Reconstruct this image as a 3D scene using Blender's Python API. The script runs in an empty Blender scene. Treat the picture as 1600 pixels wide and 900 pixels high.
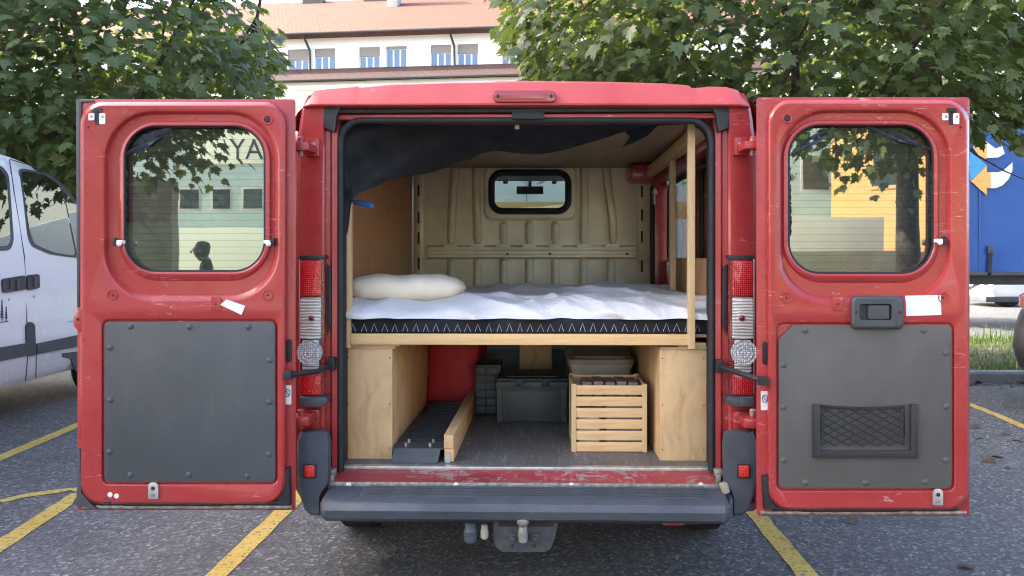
import bpy, bmesh, math, random
from mathutils import Vector, noise as mnoise
R = math.radians
random.seed(11)
sc = bpy.context.scene
COL = sc.collection

# ------------------------------------------------------------------ camera
F, PX, PY, ZC, YAW = 1170.0, 825.5, 402.0, 1.48, R(1.2)
cam = bpy.data.cameras.new('camera')
cam_o = bpy.data.objects.new('camera', cam)
COL.objects.link(cam_o)
cam_o.location = (0, 0, ZC)
cam_o.rotation_euler = (R(90), 0, YAW)
cam.sensor_width = 36
cam.lens = F / 1600 * 36
cam.shift_x = -(PX - 800) / 1600
cam.shift_y = -(450 - PY) / 1600
cam.clip_start, cam.clip_end = 0.05, 2000
sc.camera = cam_o

# ------------------------------------------------------------------ sky, sun, exposure
SUN_EL, SUN_AZ = R(29), R(6)          # from the left, a little from beyond the van
sunv = Vector((-math.cos(SUN_EL) * math.cos(SUN_AZ), math.cos(SUN_EL) * math.sin(SUN_AZ), math.sin(SUN_EL)))
world = bpy.data.worlds.new('World')
sc.world = world
world.use_nodes = True
wn = world.node_tree.nodes
sky_n = wn.new('ShaderNodeTexSky')
sky_n.sky_type = 'NISHITA'
sky_n.sun_disc = False
sky_n.sun_elevation = SUN_EL
sky_n.sun_rotation = math.atan2(sunv.x, sunv.y)
sky_n.air_density, sky_n.dust_density, sky_n.ozone_density = 0.8, 4.0, 0.3
world.node_tree.links.new(sky_n.outputs[0], wn['Background'].inputs[0])
wn['Background'].inputs[1].default_value = 0.15
sl = bpy.data.lights.new('sun', 'SUN')
sl.energy, sl.angle, sl.color = 2.6, R(0.5), (1.0, 0.93, 0.82)
so = bpy.data.objects.new('sun', sl)
COL.objects.link(so)
so.location = (-20, 2, 25)
so.rotation_euler = (-sunv).to_track_quat('-Z', 'Y').to_euler()
vs = sc.view_settings
vs.view_transform, vs.look, vs.gamma, vs.exposure = 'Standard', 'None', 1.0, 2.95
vs.use_curve_mapping = False
sc.render.engine = 'CYCLES'
sc.cycles.use_denoising = True
sc.cycles.filter_width = 1.15
sc.cycles.max_bounces = 10
sc.cycles.diffuse_bounces = 7
sc.cycles.transparent_max_bounces = 16
sc.cycles.sample_clamp_indirect = 8

# ------------------------------------------------------------------ view helpers (pixel -> point at a real depth)
FW = Vector((-math.sin(YAW), math.cos(YAW), 0))
RT = Vector((math.cos(YAW), math.sin(YAW), 0))
C0 = Vector((0, 0, ZC))
def ray(px, py): return FW + RT * ((px - PX) / F) + Vector((0, 0, (PY - py) / F))
def V(px, py, Y):
    d = ray(px, py); return C0 + d * (Y / d.y)
def G(px, py, z=0.0):
    d = ray(px, py); return C0 + d * ((z - ZC) / d.z)
def RP(px, py, P0, n):
    d = ray(px, py); return C0 + d * ((P0 - C0).dot(n) / d.dot(n))

# ------------------------------------------------------------------ materials
def nodes(name):
    m = bpy.data.materials.new(name); m.use_nodes = True
    nt = m.node_tree; return m, nt, nt.nodes['Principled BSDF'], nt.nodes['Material Output']
def coords(nt, stretch=(1, 1, 1), rot=(0, 0, 0), world=False):
    if world:
        tc = nt.nodes.new('ShaderNodeNewGeometry'); out = tc.outputs['Position']
    else:
        tc = nt.nodes.new('ShaderNodeTexCoord'); out = tc.outputs['Object']
    mp = nt.nodes.new('ShaderNodeMapping'); mp.inputs['Scale'].default_value = stretch
    mp.inputs['Rotation'].default_value = rot
    nt.links.new(out, mp.inputs[0]); return mp.outputs[0]
def noise_t(nt, vec, scale, detail=4, rough=.55, dist=0):
    n = nt.nodes.new('ShaderNodeTexNoise'); n.inputs['Scale'].default_value = scale
    n.inputs['Detail'].default_value = detail; n.inputs['Roughness'].default_value = rough
    n.inputs['Distortion'].default_value = dist; nt.links.new(vec, n.inputs['Vector']); return n.outputs['Fac']
def ramp(nt, fac, stops):
    r = nt.nodes.new('ShaderNodeValToRGB'); e = r.color_ramp.elements
    while len(e) < len(stops): e.new(.5)
    for i, (p, c) in enumerate(stops):
        e[i].position = p; e[i].color = (c, c, c, 1) if isinstance(c, (int, float)) else (*c, 1)
    nt.links.new(fac, r.inputs[0]); return r.outputs[0]
def mix(nt, fac, a, b, mode='MIX'):
    m = nt.nodes.new('ShaderNodeMix'); m.data_type = 'RGBA'; m.blend_type = mode
    for s, v in ((m.inputs['Factor'], fac), (m.inputs['A'], a), (m.inputs['B'], b)):
        if isinstance(v, (int, float)): s.default_value = v if s.type == 'VALUE' else (v, v, v, 1)
        elif isinstance(v, tuple): s.default_value = (*v, 1)
        else: nt.links.new(v, s)
    return m.outputs['Result']
def bump(nt, b, h, strength, dist=.01):
    n = nt.nodes.new('ShaderNodeBump'); n.inputs['Strength'].default_value = strength
    n.inputs['Distance'].default_value = dist; nt.links.new(h, n.inputs['Height'])
    nt.links.new(n.outputs[0], b.inputs['Normal'])
def sc3(c, k): return tuple(min(1, x * k) for x in c)
MATS = {}
def M(name, col, rough=.5, metal=0, var=.12, vs_=5, bp=0, bs=80, coat=0, stretch=(1, 1, 1), col2=None, spec=.5, scuff=0):
    m, nt, b, o = nodes(name)
    v = coords(nt, stretch)
    f = noise_t(nt, v, vs_, 6, .6)
    c = ramp(nt, f, [(.3, col2 or sc3(col, 1 - var)), (.7, sc3(col, 1 + var) if not col2 else col)])
    nt.links.new(c, b.inputs['Base Color'])
    r = ramp(nt, f, [(.3, min(1, rough * 1.15)), (.7, rough * .88)])
    nt.links.new(r, b.inputs['Roughness'])
    b.inputs['Metallic'].default_value = metal
    b.inputs['Coat Weight'].default_value = coat
    b.inputs['Coat Roughness'].default_value = .08
    b.inputs['Specular IOR Level'].default_value = spec
    if scuff:
        for k_, (st_, an) in enumerate((((70, 70, 5), 25), ((5, 5, 60), -12))):
            q = noise_t(nt, coords(nt, st_, (0, R(an), 0)), 1.0, 5, .7, 2.5); w_ = noise_t(nt, v, 3.3 + k_, 3)
            mm = nt.nodes.new('ShaderNodeMath'); mm.operation = 'MULTIPLY'
            nt.links.new(ramp(nt, q, [(.60, 0), (.66, 1)]), mm.inputs[0]); nt.links.new(ramp(nt, w_, [(.45, 0), (.65, scuff)]), mm.inputs[1])
            c = mix(nt, mm.outputs[0], c, sc3(col, 3.2))
        c = mix(nt, ramp(nt, noise_t(nt, v, 1.6, 6, .7), [(.45, 0), (.75, .3)]), c, (.13, .12, .105))
        nt.links.new(c, b.inputs['Base Color'])
    if bp: bump(nt, b, noise_t(nt, v, bs, 4), bp, .004)
    MATS[name] = m; return m
def paint_red(name, col, scr, worn=(.62, .42, .38), rough=.26, lo=.60, mlo=.52, st=(9, 9, 55)):
    m, nt, b, o = nodes(name)
    v = coords(nt, world=True)
    f = noise_t(nt, v, 2.2, 5, .6)
    c = ramp(nt, f, [(.3, sc3(col, .86)), (.75, (col[0] * 1.12, col[1] * 1.6, col[2] * 1.6))])
    # scuffs: broken, stretched flecks of bare primer
    a = noise_t(nt, coords(nt, st, (0, R(14), 0), world=True), 1.0, 6, .7, 1.5)
    g = noise_t(nt, v, 3.1, 3)
    s = nt.nodes.new('ShaderNodeMath'); s.operation = 'MULTIPLY'
    nt.links.new(ramp(nt, a, [(lo, 0), (lo + .035, 1)]), s.inputs[0]); nt.links.new(ramp(nt, g, [(mlo, 0), (mlo + .08, scr)]), s.inputs[1])
    c2 = mix(nt, s.outputs[0], c, worn)
    d = noise_t(nt, v, 14, 8, .75)
    c3 = mix(nt, ramp(nt, d, [(.55, 0), (.8, .25)]), c2, (.30, .12, .11))
    nt.links.new(c3, b.inputs['Base Color'])
    nt.links.new(ramp(nt, d, [(.35, rough), (.7, rough + .16)]), b.inputs['Roughness'])
    b.inputs['Coat Weight'].default_value = .30; b.inputs['Coat Roughness'].default_value = .07
    b.inputs['Specular IOR Level'].default_value = .35
    bump(nt, b, noise_t(nt, v, 5, 2), .16, .02)
    MATS[name] = m; return m
def wood(name, c1, c2, stretch, scale=1.0, rough=.55, knots=False):
    m, nt, b, o = nodes(name)
    v = coords(nt, stretch)
    f = noise_t(nt, v, scale * 6, 8, .62, .9)
    c = ramp(nt, f, [(.28, c2), (.5, sc3(c1, .93)), (.72, sc3(c1, 1.07))])
    f2 = noise_t(nt, coords(nt), scale * 2.6, 3)
    c = mix(nt, ramp(nt, f2, [(.35, .0), (.7, .35)]), c, sc3(c1, 1.12))
    if knots:
        vo = nt.nodes.new('ShaderNodeTexVoronoi'); vo.inputs['Scale'].default_value = 5.5
        nt.links.new(coords(nt, (1, 1, 1)), vo.inputs['Vector'])
        c = mix(nt, ramp(nt, vo.outputs['Distance'], [(.05, .85), (.10, 0)]), c, sc3(c2, .55))
    nt.links.new(c, b.inputs['Base Color']); b.inputs['Roughness'].default_value = rough
    b.inputs['Specular IOR Level'].default_value = .3
    bump(nt, b, f, .12, .002)
    MATS[name] = m; return m
def glass(name, tint, refl=.10, lines=None, dust=.03):
    m, nt, b, o = nodes(name); nt.nodes.remove(b)
    tr = nt.nodes.new('ShaderNodeBsdfTransparent'); gl = nt.nodes.new('ShaderNodeBsdfGlossy')
    gl.inputs['Roughness'].default_value = .010
    tr.inputs[0].default_value = (*tint, 1); gl.inputs[0].default_value = (.92, 1, .96, 1)
    v = coords(nt, (1, 1, 1))
    if lines:                                        # printed heater wires
        w = nt.nodes.new('ShaderNodeTexWave'); w.bands_direction = 'Z'; w.inputs['Scale'].default_value = lines
        nt.links.new(v, w.inputs['Vector'])
        nt.links.new(mix(nt, ramp(nt, w.outputs['Fac'], [(.01, .45), (.03, 0)]), tint, (.01, .01, .01)), tr.inputs[0])
        nt.links.new(mix(nt, ramp(nt, w.outputs['Fac'], [(.01, .3), (.03, 0)]), (.92, 1, .96), (.02, .02, .02)), gl.inputs[0])
    bm_ = nt.nodes.new('ShaderNodeBump'); bm_.inputs['Strength'].default_value = .03; bm_.inputs['Distance'].default_value = .01
    nt.links.new(noise_t(nt, v, 3.0, 1), bm_.inputs['Height']); nt.links.new(bm_.outputs[0], gl.inputs['Normal'])
    lw = nt.nodes.new('ShaderNodeLayerWeight'); lw.inputs[0].default_value = .5
    pw = nt.nodes.new('ShaderNodeMath'); pw.operation = 'POWER'; pw.inputs[1].default_value = 4.0
    nt.links.new(lw.outputs['Facing'], pw.inputs[0])
    ad = nt.nodes.new('ShaderNodeMath'); ad.operation = 'MULTIPLY_ADD'; ad.use_clamp = True; ad.inputs[1].default_value = .9; ad.inputs[2].default_value = refl + .03
    nt.links.new(pw.outputs[0], ad.inputs[0])
    mx = nt.nodes.new('ShaderNodeMixShader')
    nt.links.new(ad.outputs[0], mx.inputs[0]); nt.links.new(tr.outputs[0], mx.inputs[1]); nt.links.new(gl.outputs[0], mx.inputs[2])
    df = nt.nodes.new('ShaderNodeBsdfDiffuse'); df.inputs[0].default_value = (.45, .43, .38, 1)
    m2 = nt.nodes.new('ShaderNodeMixShader'); nt.links.new(ramp(nt, noise_t(nt, v, 4, 6, .7), [(.35, dust * .4), (.7, dust)]), m2.inputs[0])
    nt.links.new(mx.outputs[0], m2.inputs[1]); nt.links.new(df.outputs[0], m2.inputs[2])
    nt.links.new(m2.outputs[0], o.inputs[0]); MATS[name] = m; return m
def lens(name, col, scale, rough=.12, vor=True, strength=.6, wave=False):
    m, nt, b, o = nodes(name)
    b.inputs['Base Color'].default_value = (*col, 1); b.inputs['Roughness'].default_value = rough
    b.inputs['Coat Weight'].default_value = 1; b.inputs['Coat Roughness'].default_value = .03
    v = coords(nt)
    if wave:
        w = nt.nodes.new('ShaderNodeTexWave'); w.inputs['Scale'].default_value = scale; w.bands_direction = 'Z'
        w.inputs['Distortion'].default_value = 4.0; w.inputs['Detail Scale'].default_value = .6
        nt.links.new(v, w.inputs['Vector']); h = w.outputs['Fac']
        nt.links.new(ramp(nt, h, [(.1, sc3(col, .5)), (.7, col)]), b.inputs['Base Color'])
    else:
        vo = nt.nodes.new('ShaderNodeTexVoronoi'); vo.inputs['Scale'].default_value = scale; vo.inputs['Randomness'].default_value = .25
        nt.links.new(v, vo.inputs['Vector']); h = vo.outputs['Distance']
        nt.links.new(ramp(nt, h, [(.1, sc3(col, 1.25)), (.65, sc3(col, .4))]), b.inputs['Base Color'])
    bump(nt, b, h, strength, .01); MATS[name] = m; return m
def leaf_mat(name, ca, cb, trans=.35):
    m, nt, b, o = nodes(name)
    g = nt.nodes.new('ShaderNodeNewGeometry')
    c = ramp(nt, g.outputs['Random Per Island'], [(0, ca), (.75, cb), (1, (cb[0] * 1.5, cb[1] * 1.25, cb[2]))])
    f = noise_t(nt, coords(nt, world=True), 22, 3)
    c = mix(nt, ramp(nt, f, [(.3, .35), (.7, 0)]), c, sc3(ca, .75))
    nt.links.new(c, b.inputs['Base Color']); b.inputs['Roughness'].default_value = .42
    b.inputs['Specular IOR Level'].default_value = .45
    t = nt.nodes.new('ShaderNodeBsdfTranslucent'); nt.links.new(mix(nt, .5, c, (.22, .30, .02)), t.inputs[0])
    mx = nt.nodes.new('ShaderNodeMixShader'); mx.inputs[0].default_value = trans
    nt.links.new(b.outputs[0], mx.inputs[1]); nt.links.new(t.outputs[0], mx.inputs[2]); nt.links.new(mx.outputs[0], o.inputs[0])
    MATS[name] = m; return m

RED = (.345, .028, .028)
paint_red('red', RED, .5)
paint_red('red_roof', (.46, .055, .052), .25, rough=.42)
paint_red('red_scuffed', (.27, .028, .030), .9, (.26, .22, .20), .42, .53, .44, (16, 22, 30))
M('rubber', (.012, .013, .015), .62, var=.3, bp=.1)
M('black_plastic', (.020, .022, .026), .48, var=.2, bp=.15, bs=300)
M('bumper', (.046, .055, .070), .5, var=.22, vs_=9, bp=.2, bs=260, scuff=.5)
M('grey_panel', (.050, .056, .063), .52, var=.12, vs_=4, bp=.12, bs=6, scuff=.28)
M('grey_panel_warm', (.074, .071, .066), .55, var=.12, vs_=4, bp=.12, bs=6, scuff=.22)
M('dark_bin', (.050, .053, .056), .5, var=.15, scuff=.3)
M('silver', (.55, .55, .54), .38, metal=.8, var=.25, vs_=30)
M('steel_dirty', (.30, .29, .27), .5, metal=.6, var=.5, vs_=40)
M('rusty', (.10, .09, .085), .75, metal=.3, var=.5, vs_=25, col2=(.045, .055, .075))
M('white_plastic', (.75, .73, .68), .4, var=.06)
M('sticker', (.70, .72, .72), .5, var=.10, vs_=30)
M('ink', (.03, .03, .05), .6)
M('ink_blue', (.05, .07, .25), .5)
M('bulkhead_paint', (.68, .59, .42), .38, var=.16, vs_=4, coat=.15, bp=.03)
M('fabric_black', (.008, .010, .014), .9, var=.10, vs_=3, bp=.3, bs=420)
M('mattress', (.006, .008, .014), .8, var=.2, bp=.3, bs=500)
M('linen', (.66, .65, .65), .85, var=.03, bp=.12, bs=220)
M('pillowcase', (.78, .69, .54), .8, var=.04, bp=.10, bs=200)
M('cream_dirty', (.30, .27, .21), .6, var=.3, vs_=30)
M('thread', (.8, .8, .78), .8)
M('clear_tub', (.42, .38, .34), .3, var=.1)
M('tub_lid', (.30, .22, .17), .35, var=.2)
M('blue_grip', (.03, .17, .55), .35)
M('red_cloth', (.42, .012, .018), .6, var=.25, vs_=6, bp=.3, bs=12)
M('grey_blue', (.22, .27, .31), .5)
M('strap_cloth', (.012, .015, .035), .45, var=.5, vs_=40, col2=(.10, .11, .17))
M('white_paint', (.80, .80, .79), .25, var=.03, coat=.6)
M('trim_grey', (.05, .055, .062), .55, var=.15)
M('tyre', (.012, .012, .013), .75, var=.3, bp=.2)
M('plaster', (.82, .79, .72), .9, var=.05, vs_=.4)
M('plaster_cream', (.80, .74, .58), .9, var=.06, vs_=.5)
M('plaster_teal', (.40, .52, .50), .9, var=.06, vs_=.5)
M('plaster_orange', (.55, .32, .12), .9, var=.06, vs_=.5)
M('plaster_pale', (.72, .76, .62), .9, var=.05, vs_=.6)
M('plaster_brown', (.20, .17, .12), .85, var=.2, vs_=1.5)
M('plaster_grey', (.45, .44, .42), .9, var=.06, vs_=.4)
M('shutter', (.24, .215, .19), .7, var=.05)
M('pane', (.10, .17, .27), .08, var=.1, vs_=.7, spec=.8)
M('pane_dark', (.035, .05, .055), .10, var=.2)
M('gutter', (.05, .045, .042), .5)
M('kerb_stone', (.17, .17, .17), .9, var=.25, vs_=6, bp=.4, bs=40)
M('stone', (.42, .40, .37), .9, var=.15, vs_=6, bp=.4, bs=40)
M('bark', (.075, .062, .05), .9, var=.4, vs_=14, bp=.8, bs=30)
M('tarp', (.006, .070, .27), .38, var=.15, vs_=.8, bp=.15, bs=3)
M('logo_orange', (.75, .42, .10), .45); M('logo_white', (.72, .74, .74), .45); M('logo_blue', (.05, .30, .62), .45)
M('trailer_grey', (.62, .62, .60), .5, var=.05, vs_=1)
M('skin', (.13, .075, .05), .55); M('hair', (.008, .007, .007), .6); M('shirt', (.012, .012, .015), .85); M('jeans', (.03, .035, .05), .85)
M('dead_leaf', (.13, .085, .05), .8, var=.4, vs_=3, col2=(.035, .028, .020))
def linen_mat():
    m = MATS['linen']; nt = m.node_tree; b = nt.nodes['Principled BSDF']
    a = noise_t(nt, coords(nt, (5, 16, 16), (R(10), R(28), R(25))), 1.6, 4, .55, 1.2); d = noise_t(nt, coords(nt, (16, 5, 14), (0, R(-24), R(15))), 1.3, 4, .55, 1.0)
    bump(nt, b, mix(nt, .5, a, d), .5, .02)
linen_mat()
wood('ply_birch', (.60, .40, .21), (.40, .225, .10), (1.6, 1.6, .55), 1.5)
wood('ply_birch_edge', (.52, .36, .20), (.33, .21, .11), (.4, .4, 9), 1.5)
wood('ply_brown', (.46, .25, .13), (.24, .115, .055), (7, 7, .55), 1.2)
wood('ply_roof', (.42, .29, .17), (.32, .20, .11), (2.2, .3, 1), 1.0)
wood('pine_x', (.72, .48, .23), (.54, .32, .13), (.5, 6, 9), 1.0)
wood('pine_knot', (.72, .48, .25), (.50, .29, .12), (.5, 6, 9), 1.0, knots=True)
wood('pine_y', (.62, .41, .21), (.42, .26, .12), (7, .4, 7), 1.0)
wood('pine_z', (.64, .45, .24), (.46, .30, .14), (8, 8, .4), 1.0)
glass('door_glass', (.17, .22, .19), .23, lines=11.5, dust=.055)
glass('cab_glass', (.80, .86, .84), .02)
glass('van_glass', (.10, .12, .12), .22)
M('brake_red', (.30, .018, .022), .22, var=.1, coat=.6)
lens('lens_red', (.55, .008, .012), 120, strength=.35)
lens('lens_red_dark', (.22, .006, .012), 120, strength=.3)
lens('lens_clear', (.62, .60, .56), 24, wave=True, strength=.5)
lens('lens_round', (.72, .74, .76), 110)
lens('reflector', (.75, .015, .008), 160, strength=.3)
leaf_mat('leaf', (.042, .072, .032), (.125, .175, .072), .42)
leaf_mat('grass', (.03, .065, .015), (.08, .14, .03), .3)

# asphalt with aggregate, worn yellow paint
def asphalt():
    m, nt, b, o = nodes('asphalt'); v = coords(nt, world=True)
    vo = nt.nodes.new('ShaderNodeTexVoronoi'); vo.inputs['Scale'].default_value = 62; nt.links.new(v, vo.inputs['Vector'])
    st = ramp(nt, vo.outputs['Color'], [(.2, (.050, .050, .052)), (.50, (.10, .10, .103)), (.74, (.165, .164, .162)), (.945, (.42, .41, .39))])
    n1 = noise_t(nt, v, 120, 4, .7); c = mix(nt, ramp(nt, n1, [(.44, 0), (.62, .75)]), st, (.042, .043, .047))
    n2 = noise_t(nt, v, .55, 6, .6); c = mix(nt, ramp(nt, n2, [(.35, 0), (.7, .45)]), c, (.125, .123, .121))
    n3 = noise_t(nt, v, 1.7, 5, .7, .6); c = mix(nt, ramp(nt, n3, [(.53, 0), (.68, .6)]), c, (.045, .045, .048))
    nt.links.new(c, b.inputs['Base Color']); b.inputs['Roughness'].default_value = .82
    h = mix(nt, .5, vo.outputs['Distance'], n1); bump(nt, b, h, .9, .008); MATS['asphalt'] = m
asphalt()
def yellow():
    m, nt, b, o = nodes('yellow_paint'); v = coords(nt, world=True)
    n = noise_t(nt, v, 38, 8, .75); n2 = noise_t(nt, v, 3, 4)
    k = mix(nt, ramp(nt, n2, [(.35, 0), (.65, .35)]), n, 1.0)
    c = mix(nt, ramp(nt, n, [(.535, 0), (.60, .85)]), ramp(nt, n2, [(.3, (.50, .33, .05)), (.7, (.58, .42, .10))]), (.06, .058, .055))
    nt.links.new(c, b.inputs['Base Color']); b.inputs['Roughness'].default_value = .7
    bump(nt, b, n, .6, .006); MATS['yellow_paint'] = m
yellow()
def tiles(name, c1, c2, mort, sx, sz):
    m, nt, b, o = nodes(name); v = coords(nt)
    br = nt.nodes.new('ShaderNodeTexBrick'); br.inputs['Color1'].default_value = (*c1, 1); br.inputs['Color2'].default_value = (*c2, 1)
    br.inputs['Mortar'].default_value = (*mort, 1); br.inputs['Scale'].default_value = 1; br.inputs['Mortar Size'].default_value = .03
    br.inputs['Brick Width'].default_value = sx; br.inputs['Row Height'].default_value = sz; nt.links.new(v, br.inputs['Vector'])
    c = mix(nt, ramp(nt, noise_t(nt, v, .35, 5), [(.4, 0), (.7, .5)]), br.outputs['Color'], sc3(c1, .7))
    nt.links.new(c, b.inputs['Base Color']); b.inputs['Roughness'].default_value = .85
    bump(nt, b, br.outputs['Fac'], .5, .05); MATS[name] = m
tiles('roof_tiles', (.165, .060, .030), (.13, .046, .024), (.08, .03, .018), .28, .38)
tiles('roof_tiles_brown', (.060, .028, .024), (.078, .036, .030), (.035, .018, .016), .5, .5)
def floor_mat():
    m, nt, b, o = nodes('load_floor'); v = coords(nt)
    n = noise_t(nt, v, 5, 7, .65); c = ramp(nt, n, [(.3, (.075, .070, .066)), (.7, (.13, .122, .112))])
    s1 = noise_t(nt, coords(nt, (60, 4, 1), (0, 0, R(18))), 1, 5, .7, 2.0); s2 = noise_t(nt, coords(nt, (5, 48, 1), (0, 0, R(-30))), 1, 5, .7, 2.0)
    c = mix(nt, ramp(nt, s1, [(.56, 0), (.62, .6)]), c, (.32, .30, .27)); c = mix(nt, ramp(nt, s2, [(.58, 0), (.64, .5)]), c, (.30, .28, .25))
    nt.links.new(c, b.inputs['Base Color']); b.inputs['Roughness'].default_value = .5; MATS['load_floor'] = m
floor_mat()

# ------------------------------------------------------------------ mesh builder
W0 = {}
def rrect(x0, x1, y0, y1, r, n=7):
    """rounded rectangle, pixel or metre units; r = one radius or (tl, tr, br, bl); y grows downwards"""
    if isinstance(r, (int, float)): r = (r,) * 4
    r = [max(a, .0005 * abs(x1 - x0)) for a in r]
    cs = [(x0 + r[0], y0 + r[0], 180), (x1 - r[1], y0 + r[1], 270), (x1 - r[2], y1 - r[2], 0), (x0 + r[3], y1 - r[3], 90)]
    out = []
    for (cx, cy, a0), rr in zip(cs, r):
        for k in range(n + 1):
            a = R(a0 + 90 * k / n); out.append((cx + rr * math.cos(a), cy + rr * math.sin(a)))
    return out
class MB:
    def __init__(s): s.v, s.f = [], []
    def add(s, v, f):
        o = len(s.v); s.v += [Vector(p) for p in v]; s.f += [tuple(i + o for i in q) for q in f]; return s
    def box(s, x0, x1, y0, y1, z0, z1):
        v = [(x0, y0, z0), (x1, y0, z0), (x1, y1, z0), (x0, y1, z0), (x0, y0, z1), (x1, y0, z1), (x1, y1, z1), (x0, y1, z1)]
        return s.add(v, [(0, 3, 2, 1), (4, 5, 6, 7), (0, 1, 5, 4), (1, 2, 6, 5), (2, 3, 7, 6), (3, 0, 4, 7)])
    def obox(s, c, ax, ay, az):
        """box about c with half-axis vectors"""
        c, ax, ay, az = map(Vector, (c, ax, ay, az))
        v = [c + ax * i + ay * j + az * k for k in (-1, 1) for i, j in ((-1, -1), (1, -1), (1, 1), (-1, 1))]
        return s.add(v, [(0, 3, 2, 1), (4, 5, 6, 7), (0, 1, 5, 4), (1, 2, 6, 5), (2, 3, 7, 6), (3, 0, 4, 7)])
    def prism(s, pts, d):
        pts = [Vector(p) for p in pts]; d = Vector(d); n = len(pts)
        return s.add(pts + [p + d for p in pts], [tuple(range(n)), tuple(range(2 * n - 1, n - 1, -1))] + [(i, i + n, (i + 1) % n + n, (i + 1) % n) for i in range(n)])
    def loft(s, loops, closed=True, cap0=False, cap1=False):
        n = len(loops[0]); v = [p for l in loops for p in l]; f = []
        for k in range(len(loops) - 1):
            for i in range(n if closed else n - 1):
                a, b = k * n + i, k * n + (i + 1) % n; f.append((a, b, b + n, a + n))
        if cap0: f.append(tuple(range(n - 1, -1, -1)))
        if cap1: f.append(tuple(range((len(loops) - 1) * n, len(loops) * n)))
        return s.add(v, f)
    def tube(s, pts, r, n=8, closed=False):
        pts = [Vector(p) for p in pts]; m = len(pts); loops = []; up = None
        rs = r if isinstance(r, (list, tuple)) else [r] * m
        for i, p in enumerate(pts):
            t = (pts[(i + 1) % m] - pts[i - 1]) if closed else (pts[min(i + 1, m - 1)] - pts[max(i - 1, 0)])
            t.normalize()
            if up is None: up = Vector((0, 0, 1)) if abs(t.z) < .9 else Vector((1, 0, 0))
            u = (up - t * up.dot(t)).normalized(); up = u; w = t.cross(u)
            loops.append([p + (u * math.cos(2 * math.pi * k / n) + w * math.sin(2 * math.pi * k / n)) * rs[i] for k in range(n)])
        if closed: loops.append(loops[0])
        return s.loft(loops, True, not closed, not closed)
    def lathe(s, c, axis, prof, n=20):
        c = Vector(c); a = Vector(axis).normalized(); u = a.orthogonal().normalized(); w = a.cross(u)
        loops = [[c + a * h + (u * math.cos(2 * math.pi * k / n) + w * math.sin(2 * math.pi * k / n)) * max(r, .0002) for k in range(n)] for r, h in prof]
        return s.loft(loops, True, True, True)
    def bevel(s, w, seg=2, ang=30):
        bm = bmesh.new(); vs_ = [bm.verts.new(p) for p in s.v]
        for q in s.f:
            try: bm.faces.new([vs_[i] for i in q])
            except ValueError: pass
        bmesh.ops.remove_doubles(bm, verts=bm.verts, dist=1e-5)
        bmesh.ops.recalc_face_normals(bm, faces=bm.faces)
        es = [e for e in bm.edges if len(e.link_faces) == 2 and e.calc_face_angle(0) > R(ang)]
        bmesh.ops.bevel(bm, geom=es, offset=w, segments=seg, affect='EDGES', clamp_overlap=True, profile=.6)
        bm.verts.index_update(); s.v = [v.co.copy() for v in bm.verts]; s.f = [tuple(v.index for v in f.verts) for f in bm.faces]; bm.free(); return s
def link(o, parent, origin):
    COL.objects.link(o); W0[o.name] = Vector(origin)
    if parent: o.parent = parent; o.location = Vector(origin) - W0[parent.name]
    else: o.location = origin
    return o
def mk(name, mb, mat, parent=None, ang=32, origin=None, kind=None, clean=True):
    vs_ = mb.v
    if origin is None:
        lo = [min(p[i] for p in vs_) for i in range(3)]; hi = [max(p[i] for p in vs_) for i in range(3)]
        origin = Vector(((lo[0] + hi[0]) / 2, (lo[1] + hi[1]) / 2, lo[2]))
    origin = Vector(origin)
    me = bpy.data.meshes.new(name); me.from_pydata([p - origin for p in vs_], [], mb.f)
    if clean:
        bm = bmesh.new(); bm.from_mesh(me); bmesh.ops.remove_doubles(bm, verts=bm.verts, dist=1e-5)
        bmesh.ops.recalc_face_normals(bm, faces=bm.faces); bm.to_mesh(me); bm.free()
    me.materials.append(MATS[mat])
    if ang:
        me.polygons.foreach_set('use_smooth', [True] * len(me.polygons)); me.set_sharp_from_angle(angle=R(ang))
    me.update()
    o = link(bpy.data.objects.new(name, me), parent, origin)
    if kind: o['kind'] = kind
    return o
def tag(o, label, cat, group=None):
    o['label'] = label; o['category'] = cat
    if group: o['group'] = group
    return o
def thing(name, label, cat, loc, group=None):
    o = link(bpy.data.objects.new(name, None), None, loc); o.empty_display_size = .2
    return tag(o, label, cat, group)
def bx(name, mat, parent, x0, x1, y0, y1, z0, z1, bev=.004, **k):
    m = MB().box(x0, x1, y0, y1, z0, z1)
    if bev: m.bevel(bev)
    return mk(name, m, mat, parent, **k)
def pbox(name, mat, parent, px0, px1, py0, py1, Y0, Y1, bev=.004, **k):
    """box whose near face covers a pixel rectangle at depth Y0, running back to Y1"""
    a, b = V(px0, py1, Y0), V(px1, py0, Y0)
    return bx(name, mat, parent, a.x, b.x, Y0, Y1, a.z, b.z, bev, **k)
def pprism(pts, Y0, Y1): return MB().prism([V(x, y, Y0) for x, y in pts], (0, Y1 - Y0, 0))
def text_mesh(name, body, size, mat, parent, loc, rot, depth=.004, spacing=1.0):
    cu = bpy.data.curves.new(name, 'FONT'); cu.body = body; cu.size = size; cu.extrude = depth; cu.space_line = spacing
    t = bpy.data.objects.new(name + '_t', cu); COL.objects.link(t)
    dg = bpy.context.evaluated_depsgraph_get(); me = bpy.data.meshes.new_from_object(t.evaluated_get(dg))
    bpy.data.objects.remove(t); me.materials.clear(); me.materials.append(MATS[mat])
    o = link(bpy.data.objects.new(name, me), parent, loc); o.rotation_euler = rot; return o
def jit(a): return random.uniform(-a, a)

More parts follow.
